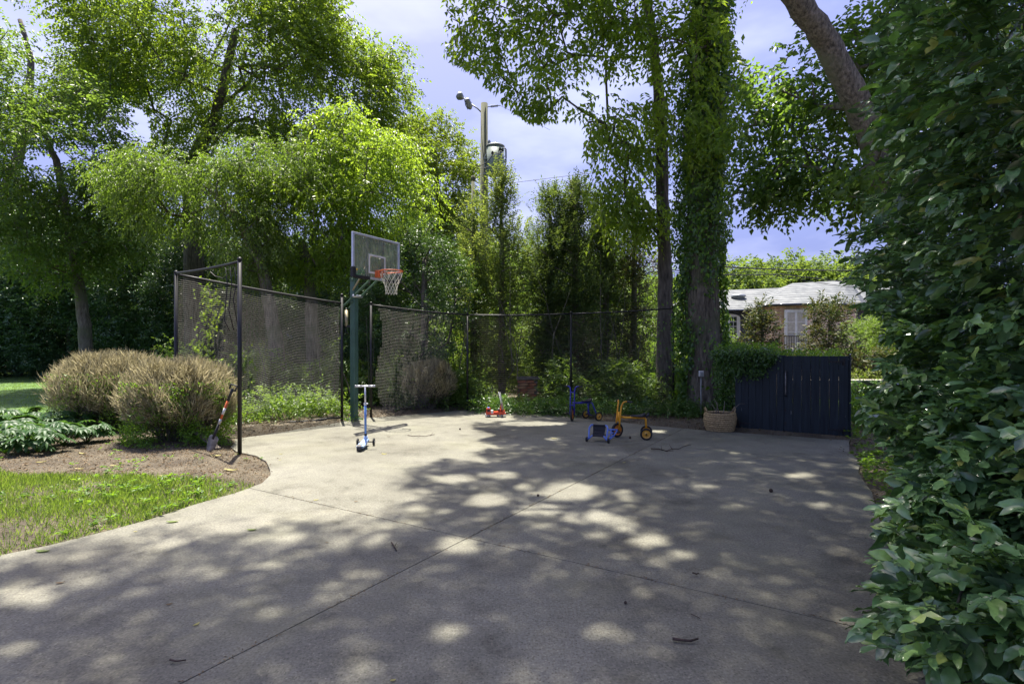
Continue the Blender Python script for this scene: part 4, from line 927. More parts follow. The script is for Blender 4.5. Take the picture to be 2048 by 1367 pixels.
# ---------------------------------------------------------------- basket with sticks
bk = Vector((3.86, 9.93, 0)); t = thing('wicker_basket', 'round coiled wicker basket full of sticks beside the gate', 'basket', bk)
for k in range(9):
    r_ = .215+.037*math.sin(k/8*math.pi*.75); mb = MB(); mb.torus((random.uniform(-.004, .004), 0, .024+k*.0365), r_, .023, n=28, m=7, sx=1.08); mb.build('coil', M['wicker'], t)
mb = MB(); mb.lathe([(.2, .01), (.2, .3), (0, .3)], n=24, sx=1.05); mb.build('liner', M['pinecone'], t)
for s_ in (-1, 1):
    mb = MB(); mb.tube([(s_*.245, -.05, .33), (s_*.27, -.03, .40), (s_*.275, 0, .425), (s_*.27, .03, .40), (s_*.245, .05, .33)], .016, 7); mb.build('handle', M['wicker'], t)
sticks = [((-.12, 0, .2), (-.03, .02, .52), 'upright pale stick rising left in the basket'), ((0, .05, .2), (-.08, 0, .56), 'slim stick crossing the middle of the basket'),
          ((.02, 0, .2), (.1, .03, .54), 'straight stick leaning right in the basket'), ((.05, -.02, .28), (.34, -.05, .50), 'long forked stick poking out over the basket rim'),
          ((-.05, -.03, .2), (-.16, -.02, .50), 'short stick leaning left in the basket')]
for i, (a, b, lb) in enumerate(sticks):
    a, b = Vector(a), Vector(b); mb = MB(); m_ = a.lerp(b, .5)+Vector((.02, 0, .02*((-1)**i)))
    mb.tube([(0, 0, 0), m_-a, b-a], [.010, .008, .004], 6)
    if i == 3: mb.tube([m_-a, m_-a+Vector((.06, 0, .10))], [.007, .003], 5); mb.tube([b-a, b-a+Vector((.1, 0, .005))], [.005, .003], 5)
    o = mb.build('stick', M['oldwood']); o.location = bk+a; tag(o, lb, 'stick')

# ---------------------------------------------------------------- tricycles
def wheel(parent, c, axis, R, w_, rimmat, spokes=0):
    """axis: unit vector of the axle"""
    axis = Vector(axis).normalized(); e = Vector((0, 0, 1)); f_ = e.cross(axis).normalized(); A = Matrix((e, f_, axis)).transposed()
    mb = MB(); mb.lathe([(R*.70, -w_*.42), (R*.86, -w_*.5), (R*.96, -w_*.36), (R, 0), (R*.96, w_*.36), (R*.86, w_*.5), (R*.70, w_*.42), (R*.70, -w_*.42)], c, 32, A); ty = mb.build('wheel', M['rubber'], parent)
    mb = MB(); mb.lathe([(R*.70, -w_*.30), (R*.66, -w_*.34), (R*.60, -w_*.12), (R*.25, -w_*.12), (R*.22, -w_*.42), (0, -w_*.42)][::-1]+[(R*.70, -w_*.30), (R*.70, w_*.30), (R*.66, w_*.34), (R*.60, w_*.12), (R*.25, w_*.12), (R*.22, w_*.42), (0, w_*.42)], c, 28, A); mb.build('rim', rimmat, ty)
    mb = MB()
    for s_ in (-1, 1):
        mb.lathe([(R*.14, 0), (R*.13, w_*.2), (0, w_*.24)] if s_ > 0 else [(0, -w_*.24), (R*.13, -w_*.2), (R*.14, 0)], Vector(c)+axis*s_*w_*.42, 12, A)
        for k in range(6):
            an = k*math.pi/3; mb.lathe([(R*.04, -.002), (R*.04, .002)], Vector(c)+axis*s_*w_*.13+A@Vector((math.cos(an)*R*.45, math.sin(an)*R*.45, 0)), 8, A)
    mb.build('hub_cap', M['rubber'], ty); return ty
def trike(label, front, rear, S, wf, wr, paint, rimf, rimr, hz, seatz, steer_f, track, boxy):
    """front/rear ground points; steer_f: forward direction of the steered wheel"""
    fw = (front-rear).normalized(); lat = Vector((-fw.y, fw.x, 0)); o = rear.copy()
    t = thing('tricycle', label, 'tricycle', o); sf = Vector(steer_f).normalized(); sl = Vector((-sf.y, sf.x, 0)); r = front-o
    Rf, Rr = wf/2, wr/2
    wheel(t, r+ZU*Rf, sl, Rf, .042, rimf)
    for s_ in (-1, 1): wheel(t, lat*s_*track/2+ZU*Rr, lat, Rr, .04, rimr)
    fs = .043; tb = .0135
    # fork and handlebar: two tubes
    rake = -sf*.07
    top = hz
    for s_ in (-1, 1):
        mb = MB(); b0 = r+sl*s_*fs+ZU*Rf; b1 = r+sl*s_*fs+rake*.75+ZU*(top-.09); b2 = r+sl*s_*(fs+.012)+rake+ZU*(top-.03)-sf*.005; b3 = r+sl*s_*(fs+.045)+rake-sf*.03+ZU*top; b4 = r+sl*s_*(fs+.075)+rake-sf*.06+ZU*(top+.002)
        mb.tube([b0, b0.lerp(b1, .5), b1, b1.lerp(b2, .6), b2, b2.lerp(b3, .5)+ZU*.008, b3, b4], tb, 10); mb.build('fork_tube', paint, t)
        mb = MB(); b5 = b4+sl*s_*.07-sf*.035-ZU*.004
        mb.tube([b4-(b5-b4)*.1, b5], .0165, 10); mb.lathe([(.019, -.004), (.019, .004)], b5, 10); mb.build('grip', M['seat'], t)
        # pedal
        mb = MB(); c_ = r+sl*s_*.06+ZU*Rf+(sf*.07*s_+ZU*-.02*s_); mb.tube([r+sl*s_*.05+ZU*Rf, c_], .007, 6); mb.box(c_+sl*s_*.04, (.07, .07, .022), ax=Matrix((sf, sl, ZU)).transposed(), bev=.004); mb.build('pedal', M['seat'], t)
    mb = MB()
    for z in ((Rf*2+.03, Rf*2+.17) if boxy else (Rf*2+.05, top-.12)):
        k = z/top; mb.tube([r+sl*fs+rake*.75*k+ZU*z, r-sl*fs+rake*.75*k+ZU*z], tb*.9, 8)
    if boxy: mb.tube([r+rake*.4+ZU*(Rf*2+.03), r+rake*.55+ZU*(Rf*2+.17)], .019, 10)
    mb.build('fork_bridge', paint, t)
    hd = r+rake*.45+ZU*(Rf*2+.10); sp_ = lat*0
    s0 = r*.52+ZU*seatz*.95; s1 = -fw*.0+fw*.03+ZU*(seatz-.015)
    mb = MB(); mb.tube([hd-sf*.015, hd.lerp(s0, .5)+ZU*-.005, s0, s1], .019, 10)
    if boxy:
        mb.tube([s1+ZU*.0-fw*-.01, s1-fw*.02-ZU*.02, -fw*.0+ZU*(Rr+.03)], .017, 10)
        for s_ in (-1, 1): mb.tube([ZU*(Rr+.05), lat*s_*(track/2-.03)+ZU*Rr], .014, 8)
    else:
        for s_ in (-1, 1): mb.tube([s1+fw*.06+lat*s_*.02, s1+lat*s_*.05-fw*.0-ZU*.02, lat*s_*(track/2-.06)+ZU*(Rr+.01)], .013, 8)
        mb.tube([s1+fw*.08-ZU*.01, fw*.08+ZU*(Rr+.02), ZU*Rr], .013, 8)
    mb.build('frame', paint, t)
    mb = MB(); mb.tube([lat*(track/2)+ZU*Rr, lat*(-track/2)+ZU*Rr], .011, 8); mb.build('rear_axle', M['seat'] if not boxy else paint, t)
    mb = MB(); c_ = s0.lerp(s1, .5)+ZU*.03; ax_ = Matrix((fw, lat, ZU)).transposed(); ln = (s1-s0).length*(1.1)
    ol = []
    n = 14; prof = []
    for k in range(n):
        a_ = 2*math.pi*k/n; prof.append((math.cos(a_)*ln*.5, math.sin(a_)*(.055-.022*math.cos(a_))))
    vv = [c_+ax_@Vector((x, y, -.012)) for x, y in prof]+[c_+ax_@Vector((x, y, .008+(.05 if x < -ln*.42 else 0))) for x, y in prof]+[c_+ax_@Vector((x*.8, y*.8, .014+(.035 if x < -ln*.42 else 0))) for x, y in prof]
    mb.add(vv, [tuple(range(n))[::-1], tuple(range(2*n, 3*n))]+[(j*n+i, j*n+(i+1) % n, (j+1)*n+(i+1) % n, (j+1)*n+i) for j in (0, 1) for i in range(n)], True)
    if boxy:
        mb.tube([s1-fw*.02+ZU*.015, s1-fw*.05+ZU*.04, s1-fw*.07+ZU*.085], [.025, .022, .012], 8)
    mb.build('seat', M['seat'], t)
    return t
trike('yellow tricycle with yellow hubs standing on the driveway', Vector((1.81, 9.20, 0)), Vector((2.28, 9.08, 0)), 1, .253, .20, M['yellow'], M['rimorange'], M['rimyellow'], .615, .365, (-.86, -.51, 0), .33, True)
trike('dark blue tricycle with yellow hubs near the netting', Vector((1.25, 11.13, 0)), Vector((1.70, 11.37, 0)), 1, .28, .19, M['blue'], M['rimorange'], M['rimyellow'], .715, .39, (-.30, -.95, 0), .46, False)

# ---------------------------------------------------------------- blue seat cart
CL, CR = Vector((1.235, 8.80, 0)), Vector((1.555, 8.66, 0)); cd = (CR-CL).normalized(); cf = Vector((-cd.y, cd.x, 0))  # cf points away from camera
t = thing('ride_on_seat', 'light blue low ride-on seat with black mesh back beside the yellow tricycle', 'ride-on toy', (CL+CR)/2)
O = (CL+CR)/2; AXC = Matrix((cd, cf, ZU)).transposed()
def cw(x, y, z): return cd*x+cf*y+ZU*z
for s_ in (-1, 1):
    ax_ = cd; e = ZU; A = Matrix((e, e.cross(ax_), ax_)).transposed(); mb = MB()
    mb.lathe([(.01, -.014), (.036, -.014), (.04, -.008), (.04, .008), (.036, .014), (.01, .014)], cw(s_*.18, 0, .04), 18, A); mb.build('wheel', M['rubber'], t)
    mb = MB(); mb.tube([cw(s_*.105, .12, .265), cw(s_*.135, .10, .26), cw(s_*.155, .07, .22), cw(s_*.150, .03, .13), cw(s_*.145, 0, .06), cw(s_*.165, 0, .04)], .0135, 9)
    mb.tube([cw(s_*.145, 0, .05), cw(s_*.10, .03, .10), cw(s_*.09, .06, .09)], .012, 8); mb.build('side_frame', M['cartblue'], t)
mb = MB(); nx, nz = 8, 8; vv = []
for j in range(nz+1):
    v_ = j/nz
    for i in range(nx+1):
        u_ = i/nx-.5; wd = .205-.03*v_; vv.append(cw(u_*wd*1.05, .125-.10*v_+.02*math.sin(math.pi*v_)+.02*(1-4*u_*u_)*1, .262-.175*v_+.003*math.sin(v_*24)))
off = [v+cf*.008 for v in vv]; q = []
for j in range(nz):
    for i in range(nx): a_ = j*(nx+1)+i; q.append((a_, a_+nx+1, a_+nx+2, a_+1))
mb.add(vv, q, True); mb.add(off, [x[::-1] for x in q], True); mb.build('mesh_back', M['mesh'], t)
mb = MB(); mb.tube([cw(-.11, .12, .266), cw(.11, .12, .266)], .012, 8)
for v_ in (.35, .66, .98): mb.tube([cw(-.10+.012*v_, .122-.10*v_, .264-.175*v_), cw(0, .140-.10*v_, .262-.175*v_), cw(.10-.012*v_, .122-.10*v_, .264-.175*v_)], .005, 5)
mb.build('back_edging', M['seat'], t)
mb = MB(); mb.box(cw(0, .13, .10), (.2, .18, .012), ax=AXC, bev=.004); mb.build('seat_pan', M['mesh'], t)
mb = MB(); mb.tube([cw(.14, .07, .20), cw(.20, .10, .205), cw(.29, .16, .20)], .013, 8); mb.tube([cw(.29, .16, .20), cw(.24, .12, .10), cw(.18, .03, .05)], .011, 8)
mb.tube([cw(.20, .10, .20), cw(.20, .08, .10), cw(.26, .12, .12)], .010, 8); mb.tube([cw(.15, .03, .12), cw(.24, .10, .16)], .009, 8)
for p in ((.21, .09, .155), (.235, .11, .11), (.2, .06, .08)): mb.box(cw(*p), (.035, .03, .03), ax=AXC, bev=.006)
mb.build('front_linkage', M['cartblue'], t)

# ---------------------------------------------------------------- scooter
SR = Vector((-2.275, 7.99, 0)); SF = Vector((-2.31, 8.45, 0)); sfw = (SF-SR).normalized(); slt = Vector((sfw.y, -sfw.x, 0))
t = thing('kick_scooter', 'blue three-wheeled kick scooter standing in the sun before the hoop', 'scooter', SR)
def sw(x, y, z): return slt*x+sfw*y+ZU*z     # x right, y forward
AXK = Matrix((slt, sfw, ZU)).transposed(); Ls = (SF-SR).length
mb = MB(); ol = [(-.05, 0), (-.058, .05), (-.062, .12), (-.06, .25), (-.045, .36), (-.03, Ls), (.03, Ls), (.045, .36), (.06, .25), (.062, .12), (.058, .05), (.05, 0)]
n = len(ol); mb.add([sw(x, y, .05+.02*(y/Ls)**2) for x, y in ol]+[sw(x, y, .075+.03*(y/Ls)**3) for x, y in ol], [tuple(range(n))[::-1], tuple(range(n, 2*n))]+[(i, (i+1) % n, n+(i+1) % n, n+i) for i in range(n)])
mb.build('deck', M['paleblue'], t)
for s_ in (-1, 1):
    A = Matrix((ZU, ZU.cross(slt), slt)).transposed(); mb = MB(); mb.lathe([(.012, -.013), (.05, -.013), (.06, -.006), (.06, .006), (.05, .013), (.012, .013)], sw(s_*.125, Ls, .06), 22, A); wq = mb.build('wheel', M['rubber'], t)
    mb = MB(); mb.lathe([(0, -.015), (.02, -.015), (.02, .015), (0, .015)], sw(s_*.125, Ls, .06), 12, A); mb.build('hub_cap', M['silver'], wq)
mb = MB(); mb.lathe([(.01, -.024), (.033, -.024), (.04, -.016), (.04, .016), (.033, .024), (.01, .024)], sw(0, -.005, .04), 20, Matrix((ZU, ZU.cross(slt), slt)).transposed()); mb.build('wheel', M['rubber'], t)
mb = MB()
for k in range(6):
    pass
vv = []
for k in range(7):
    a_ = math.radians(-20+k*25); vv += [sw(-.034, -.005-math.cos(a_)*.055, .045+math.sin(a_)*.055), sw(.034, -.005-math.cos(a_)*.055, .045+math.sin(a_)*.055)]
mb.add(vv, [(2*k, 2*k+1, 2*k+3, 2*k+2) for k in range(6)], True); mb.add([v+ZU*.004 for v in vv], [(2*k, 2*k+2, 2*k+3, 2*k+1) for k in range(6)], True); mb.build('rear_brake', M['seat'], t)
mb = MB(); mb.tube([sw(-.12, Ls, .06), sw(.12, Ls, .06)], .009, 8); mb.build('axle', M['seat'], t)
mb = MB(); mb.box(sw(0, Ls-.01, .085), (.10, .09, .05), ax=AXK, bev=.015); mb.tube([sw(0, Ls, .08), sw(0, Ls-.01, .16)], [.04, .026], 12); mb.build('front_housing', M['paleblue'], t)
mb = MB(); mb.tube([sw(0, Ls-.01, .14), sw(0, Ls-.035, .66)], .0185, 12); mb.build('steering_tube', M['scooterblue'], t)
mb = MB(); mb.tube([sw(0, Ls-.01, .145), sw(0, Ls-.012, .19)], .021, 12); mb.build('tube_band', M['seat'], t)
mb = MB(); mb.tube([sw(0, Ls-.035, .64), sw(0, Ls-.05, .94)], .0135, 12); mb.build('upper_stem', M['alu'], t)
mb = MB(); mb.tube([sw(0, Ls-.034, .645), sw(0, Ls-.036, .675)], .024, 12); mb.box(sw(.028, Ls-.036, .665), (.03, .02, .02), ax=AXK, bev=.004); mb.build('clamp', M['alu'], t)
mb = MB(); mb.tube([sw(-.15, Ls-.05, .942), sw(.15, Ls-.05, .942)], .0135, 12); mb.build('handlebar', M['alu'], t)
for s_ in (-1, 1):
    mb = MB(); mb.tube([sw(s_*.05, Ls-.05, .942), sw(s_*.145, Ls-.05, .942)], .0175, 12); mb.lathe([(.0, -.006), (.02, -.004), (.02, .004), (0, .006)], sw(s_*.15, Ls-.05, .942), 12, Matrix((ZU, ZU.cross(slt), slt)).transposed()); mb.build('grip', M['silver'], t)

# ---------------------------------------------------------------- toy fire engine
FT = Vector((-.355, 11.8, 0)); t = thing('toy_fire_engine', 'red toy fire engine with raised grey ladder at the driveway edge', 'toy truck', FT, math.radians(4))
def fb(c, s_, mat, name, bev=.004, **k): mb = MB(); mb.box(c, s_, bev=bev); return mb.build(name, M[mat], t, **k)
mb = MB(); cabp = [(-.215, .05), (-.222, .10), (-.205, .19), (-.125, .195), (-.115, .10), (-.115, .05)]
n = len(cabp); mb.add([(x, -.075, z) for x, z in cabp]+[(x, .075, z) for x, z in cabp], [tuple(range(n)), tuple(range(n, 2*n))[::-1]]+[(i, n+i, n+(i+1) % n, (i+1) % n) for i in range(n)]); cab = mb.build('cab', M['red'], t)
mb = MB(); mb.box((-.165, -.0765, .148), (.06, .004, .05)); mb.build('side_window', M['darkglass'], cab)
mb = MB(); mb.box((-.216, 0, .15), (.006, .12, .055), ax=Matrix.Rotation(math.radians(10), 3, 'Y')); mb.build('windscreen', M['darkglass'], cab)
fb((-.225, 0, .045), (.02, .15, .05), 'silver', 'bumper'); fb((-.165, 0, .04), (.11, .152, .03), 'white', 'cab_skirt')
fb((.05, 0, .065), (.33, .14, .04), 'red', 'chassis'); fb((-.085, 0, .115), (.05, .13, .07), 'white', 'pump_panel')
fb((.06, 0, .10), (.22, .145, .035), 'red', 'body'); fb((.165, 0, .115), (.06, .13, .05), 'red', 'rear_body'); fb((.19, 0, .05), (.04, .15, .03), 'white', 'rear_bumper')
mb = MB(); mb.lathe([(.045, 0), (.045, .03), (.035, .05), (0, .055)], (.09, 0, .12), 16); mb.build('turntable', M['red'], t)
mb = MB(); mb.lathe([(.0, -.03), (.028, -.02), (.03, 0), (.028, .02), (0, .03)], (.06, -.05, .16), 14, Matrix.Rotation(math.pi/2, 3, 'X')); mb.build('hose_reel', M['seat'], t)
for x in (-.16, .05, .125):
    for s_ in (-1, 1):
        mb = MB(); mb.lathe([(.012, -.012), (.026, -.012), (.032, -.008), (.032, .008), (.026, .012), (.012, .012)], (x, s_*.068, .032), 16, Matrix.Rotation(math.pi/2, 3, 'X')); wq = mb.build('wheel', M['rubber'], t)
        mb = MB(); mb.lathe([(0, -.013), (.017, -.013), (.017, .013), (0, .013)], (x, s_*.068, .032), 12, Matrix.Rotation(math.pi/2, 3, 'X')); mb.build('hub_cap', M['silver'], wq)
mb = MB(); lb, lt = Vector((.175, 0, .14)), Vector((.09, 0, .545)); dl = (lt-lb).normalized()
for s_ in (-1, 1):
    for off in (0, .034):
        mb.tube([lb+Vector((-off, s_*.03, 0)), lt+Vector((-off, s_*.026, 0))], .0055, 5)
    for k in range(17):
        a_ = lb.lerp(lt, k/17); b_ = lb.lerp(lt, (k+1)/17); mb.tube([a_+Vector((0, s_*.029, 0)), b_+Vector((-.034, s_*.029, 0))], .0035, 4)
for k in range(17): a_ = lb.lerp(lt, (k+.5)/17); mb.tube([a_+Vector((0, -.03, 0)), a_+Vector((0, .03, 0))], .0045, 5)
mb.build('ladder', M['silver'], t)
mb = MB(); mb.tube([(.10, 0, .15), (.125, 0, .30)], .016, 8); mb.tube([(.165, 0, .13), (.13, 0, .30)], .012, 8); mb.build('ladder_ram', M['red'], t)
fb((-.165, 0, .205), (.05, .10, .016), 'cartblue', 'light_bar', .003)

# ---------------------------------------------------------------- shovel and plank
tip = Vector((-4.44, 7.80, .015)); top = Vector((-4.06, 7.83, 1.02)); dS = (top-tip).normalized(); sS = dS.cross(Vector((0, -1, 0))).normalized(); nS = sS.cross(dS).normalized()
if nS.y > 0: nS = -nS
t = thing('shovel', 'orange and black handled shovel leaning on the front fence post', 'shovel', tip)
mb = MB(); rows = 8; cols = 7; vv = []
sS = (sS*.95+Vector((.1, -.25, 0))).normalized()
for j in range(rows+1):
    v_ = j/rows; wd = .085*(1-.75*(1-v_)**3) if v_ < .9 else .085*(1-(v_-.9)*4)
    for i in range(cols+1):
        u_ = i/cols*2-1; vv.append(dS*(.27*v_)+sS*wd*u_+nS*(.018*(1-u_*u_)-.01)-nS*.01*math.sin(v_*3))
q = [(j*(cols+1)+i, j*(cols+1)+i+1, (j+1)*(cols+1)+i+1, (j+1)*(cols+1)+i) for j in range(rows) for i in range(cols)]
mb.add(vv, q, True); mb.add([v-nS*.003 for v in vv], [x[::-1] for x in q], True); bl = mb.build('blade', M['shovel'], t)
mb = MB(); mb.tube([dS*.22-nS*.005, dS*.30, dS*.46], [.02, .021, .017], 10); mb.build('socket', M['rubber'], t)
mb = MB(); mb.tube([dS*.45, dS*.53], .018, 10); mb.build('collar', M['silver'], t)
mb = MB(); mb.tube([dS*.52, dS*.82], .0175, 10); mb.build('handle', M['orange'], t)
mb = MB(); mb.tube([dS*.60, dS*.70], .0182, 10); mb.build('handle_sticker', M['white'], t)
mb = MB(); mb.tube([dS*.81, dS*.95, dS*1.0], [.02, .02, .022], 10); mb.tube([dS*.98-sS*.05, dS*1.05-sS*.055, dS*1.06+sS*.055, dS*.98+sS*.05, dS*.97], .013, 8); mb.build('grip', M['seat'], t)
pa, pb = Vector((-4.42, 8.05, .03)), Vector((-5.02, 8.42, .26)); dd_ = (pb-pa).normalized(); e1_ = dd_.cross(ZU).normalized(); e2_ = e1_.cross(dd_)
mb = MB(); mb.box((pb-pa)/2, ((pb-pa).length, .09, .022), ax=Matrix((dd_, e1_, e2_)).transposed(), bev=.003); o = mb.build('wooden_plank', M['oldwood']); o.location = pa
tag(o, 'weathered grey plank poking out of the dry bush behind the shovel', 'plank')

# ---------------------------------------------------------------- sticks, leaves and pods lying about
def ground_stick(pts, r, label, mat='pinecone', forks=()):
    q = [G(*p)+ZU*(r+.002) for p in pts]; mb = MB(); o0 = q[0]
    mb.tube([v-o0+ZU*random.uniform(0, .012) for v in q], [r*(1-.5*i/len(q)) for i in range(len(q))], 6)
    for a_, b_ in forks:
        a_, b_ = G(*a_)+ZU*r, G(*b_)+ZU*(r+.03); mb.tube([a_-o0, b_-o0], [r*.7, r*.3], 5)
    o = mb.build('fallen_stick', M[mat]); o.location = o0; return tag(o, label, 'stick')
ground_stick([(1302, 899), (1320, 900), (1332, 903), (1345, 899), (1358, 899), (1368, 894), (1382, 890)], .008, 'forked dark stick lying on the driveway right of the yellow tricycle', forks=[((1345, 899), (1338, 893)), ((1332, 903), (1347, 906)), ((1324, 901), (1322, 895))])
ground_stick([(815, 871), (826, 873), (838, 872), (850, 874), (861, 871), (870, 870)], .007, 'thin crooked twig lying in the sun right of the scooter', 'oldwood', [((838, 872), (834, 876)), ((861, 871), (868, 867))])
ground_stick([(783, 1088), (788, 1096), (793, 1104)], .006, 'small dark twig lying mid driveway left of the joint crossing', forks=[((788, 1096), (794, 1092))])
ground_stick([(1345, 1283), (1362, 1285), (1380, 1287), (1396, 1283)], .009, 'dark curled bark piece in the foreground of the driveway')
ground_stick([(1382, 1230), (1392, 1235), (1400, 1239)], .003, 'tiny thin twig above the curled bark piece')
ground_stick([(1385, 1150), (1393, 1152), (1397, 1151)], .007, 'little dark bark flake lying right of the long joint')
ground_stick([(1718, 940), (1724, 938), (1733, 941)], .006, 'small root stub lying at the right driveway edge')
ground_stick([(340, 1325), (352, 1328), (372, 1322)], .005, 'dark curled leaf stalk lying near the bottom left of the driveway')
def fallen_leaf(px, py, size, ang, mat, label, curl=.3, wr=.45):
    c = G(px, py); mb = MB(); n = 7; vv = []
    for i in range(n):
        t_ = i/(n-1); w_ = size*wr*.5*math.sin(math.pi*min(1, t_*.92+.05))**.8+.0005; x = (t_-.5)*size; z0 = size*curl*.25*(2*t_-1)**2
        vv += [(x, -w_, z0+size*.04), (x, 0, z0), (x, w_, z0+size*.05+size*.06*curl*math.sin(i))]
    q = [(3*i+a_, 3*i+3+a_, 3*i+4+a_, 3*i+1+a_) for i in range(n-1) for a_ in (0, 1)]
    mb.add(vv, q, True); inp = bool(inpoly(np.array([c.x]), np.array([c.y]), CPxy)[0])
    z = .004 if inp else float(gz(c.x, c.y))+.012
    o = mb.build('fallen_leaf', M[mat]); o.location = (c.x, c.y, z); o.rotation_euler = (random.uniform(-.1, .1), random.uniform(-.08, .08), ang); return tag(o, label, 'leaf')
FL = [(345, 1044, .10, .2, 'greenleaf', 'pale green leaf on the driveway just below the front grass strip'),
      (504, 1060, .085, .1, 'greenleaf', 'slim green leaf on the shaded driveway below the bed corner'),
      (85, 1103, .10, .1, 'greenleaf', 'long pale green leaf at the far left driveway edge'),
      (271, 1063, .03, .4, 'yellowleaf', 'tiny yellow leaf scrap between the edge and the green leaf'),
      (120, 1166, .05, .5, 'litter', 'dry brown leaf lying on the left part of the driveway'),
      (393, 1249, .04, 1.2, 'yellowleaf', 'small yellow leaf lying left of the long joint'),
      (786, 1361, .03, .6, 'yellowleaf', 'small yellow leaf at the very bottom of the driveway'),
      (654, 1085, .025, .2, 'litter', 'small round tan leaf in the middle left of the driveway'),
      (562, 908, .05, .2, 'yellowleaf', 'small yellow leaf in the sun between post and scooter'),
      (768, 908, .08, .1, 'yellowleaf', 'pale yellow leaf lying just right of the scooter'),
      (560, 920, .04, .8, 'yellowleaf', 'faded yellow leaf nearest to the front fence post'),
      (632, 1000, .05, .5, 'yellowleaf', 'pale leaf at the edge of the left tree shadow'),
      (1108, 877, .10, .1, 'yellowleaf', 'pale yellow leaf left of the blue ride-on seat'),
      (1248, 925, .05, .4, 'yellowleaf', 'yellow leaf on the shaded driveway below the yellow tricycle'),
      (1053, 835, .05, .2, 'yellowleaf', 'yellow leaf between the fire engine and blue tricycle'),
      (777, 873, .06, .1, 'litter', 'brown leaf in the sun right of the scooter handle shadow'),
      (712, 1003, .04, .4, 'litter', 'brown leaf lying in the middle of the left shadow'),
      (1063, 988, .03, 1.2, 'litter', 'dark dot of a leaf above the sunny patch'),
      (338, 1209, .04, 1.0, 'litter', 'dull leaf lying beside the long joint at lower left'),
      (83, 937, .10, .6, 'yellowleaf', 'pale leaf lying on the mulch below the hellebores'),
      (158, 950, .10, .1, 'yellowleaf', 'long yellow leaf on the mulch left of centre'),
      (228, 944, .09, .2, 'yellowleaf', 'yellowish curled leaf lying mid mulch bed'),
      (165, 917, .10, .1, 'yellowleaf', 'yellow leaf on mulch right of the hellebore clump'),
      (432, 923, .14, .1, 'yellowleaf', 'large yellow leaf on mulch below the shovel'),
      (460, 949, .15, .05, 'yellowleaf', 'long pale leaf on mulch near the driveway curve'),
      (328, 967, .12, .5, 'yellowleaf', 'broad pale leaf where the mulch meets the grass')]
for a_ in FL: fallen_leaf(*a_)
def pod(px, py, r, label):
    c = G(px, py); mb = MB(); mb.lathe([(0, -r), (r*.7, -r*.7), (r, 0), (r*.75, r*.6), (r*.3, r*.95), (0, r)], (0, 0, 0), 10); o = mb.build('seed_pod', M['pinecone']); o.location = (c.x, c.y, r*.95); tag(o, label, 'seed pod')
pod(1542, 984, .022, 'round dark seed pod on the shaded driveway right of centre'); pod(1260, 877, .022, 'dark seed pod lying under the yellow tricycle')
pod(920, 859, .018, 'small seed pod in the sun left of the shadow edge'); pod(1251, 1207, .010, 'tiny dark seed pod near the lower middle of the driveway')
pod(1076, 992, .013, 'small dark seed pod beside the joint in the sunny patch')
# ---------------------------------------------------------------- trees and shrubs
def el(px, py, Y, rpx, rpy, ry, n, shell=.35):
    c = P(px, py, Y); return ellips(c, (rpx*Y/F, ry, rpy*Y/F), n, shell)
def cl(*a): return np.concatenate(a)
def B0(px, Y): p = P(px, HY, Y); return [p.x, p.y, -.1]
def Q(px, py, Y, r): p = P(px, py, Y); return (p.x, p.y, p.z, r)

# left leaning tree
make_tree('broadleaf_tree', 'slim grey-barked tree leaning over the lawn at far left', 'tree',
          [(*B0(178, 17), .24), Q(172, 690, 17, .19), Q(163, 590, 17, .16), Q(146, 500, 17, .14), Q(128, 400, 17, .12), Q(112, 320, 17, .10), Q(95, 280, 16.8, .07)],
          cl(el(120, 330, 16.5, 150, 170, 2.6, 120), el(60, 180, 17, 120, 110, 2.2, 40), el(110, 480, 16.5, 120, 90, 1.8, 36), el(230, 430, 16.5, 70, 90, 1.3, 20)), M['leaf_left'], M['bark_grey'],
          per=22, rad=.62, nl=8, step=.055, Ln=.13, Wd=.07)
# far left tree with dark rising limbs
make_tree('broadleaf_tree', 'tall tree at the top left corner with dark rising limbs', 'tree',
          [(*B0(-60, 23), .34), Q(-30, 480, 23, .28), Q(30, 330, 23, .2), Q(55, 250, 23, .17), Q(62, 120, 23, .12), Q(40, 40, 23, .08)],
          cl(el(60, 60, 23, 150, 190, 3, 130), el(-100, 250, 23, 180, 250, 3, 70), el(20, 330, 24, 100, 120, 2, 30)), M['leaf_bright'], M['bark_dark'],
          per=20, rad=.8, nl=8, step=.06, Ln=.16, Wd=.085, cull=lambda p: cull_sky(p))
# the big tree behind the fence
make_tree('broadleaf_tree', 'big spreading tree filling the upper left behind the netting', 'tree',
          [(*B0(392, 21), .42), Q(388, 560, 21, .36), Q(385, 430, 21, .32), Q(380, 330, 21, .26), Q(430, 240, 21, .2), Q(450, 160, 20.5, .16), Q(470, 60, 20.5, .12)],
          cl(el(430, 60, 20.5, 270, 190, 4, 150, .3), el(640, 180, 21, 150, 220, 3, 130, .3), el(330, 180, 21, 150, 110, 3, 55), el(520, 330, 21.5, 250, 90, 3, 70), el(760, 210, 21, 75, 120, 1.6, 50), el(270, 70, 20.5, 150, 100, 2.5, 60), el(700, 300, 21, 110, 100, 2, 40), el(620, 60, 20.5, 120, 90, 2.5, 50), el(215, 170, 21, 60, 90, 1.8, 34), el(560, -180, 20, 190, 110, 3, 40)),
          M['leaf_big'], M['bark_dark'], per=20, rad=.72, nl=8, step=.065, Ln=.155, Wd=.08, low=.5,
          cull=lambda p: cull_lit(p) & ~(((1024+F*p[:, 0]/p[:, 1]) > 700+40*np.sin(p[:, 2]*2)) & ((HY-F*(p[:, 2]-H)/p[:, 1]) < 60+25*np.sin(p[:, 0]*3))) & ~(((1024+F*p[:, 0]/p[:, 1])-262)**2/42**2+((HY-F*(p[:, 2]-H)/p[:, 1])-262)**2/52**2 < 1.))
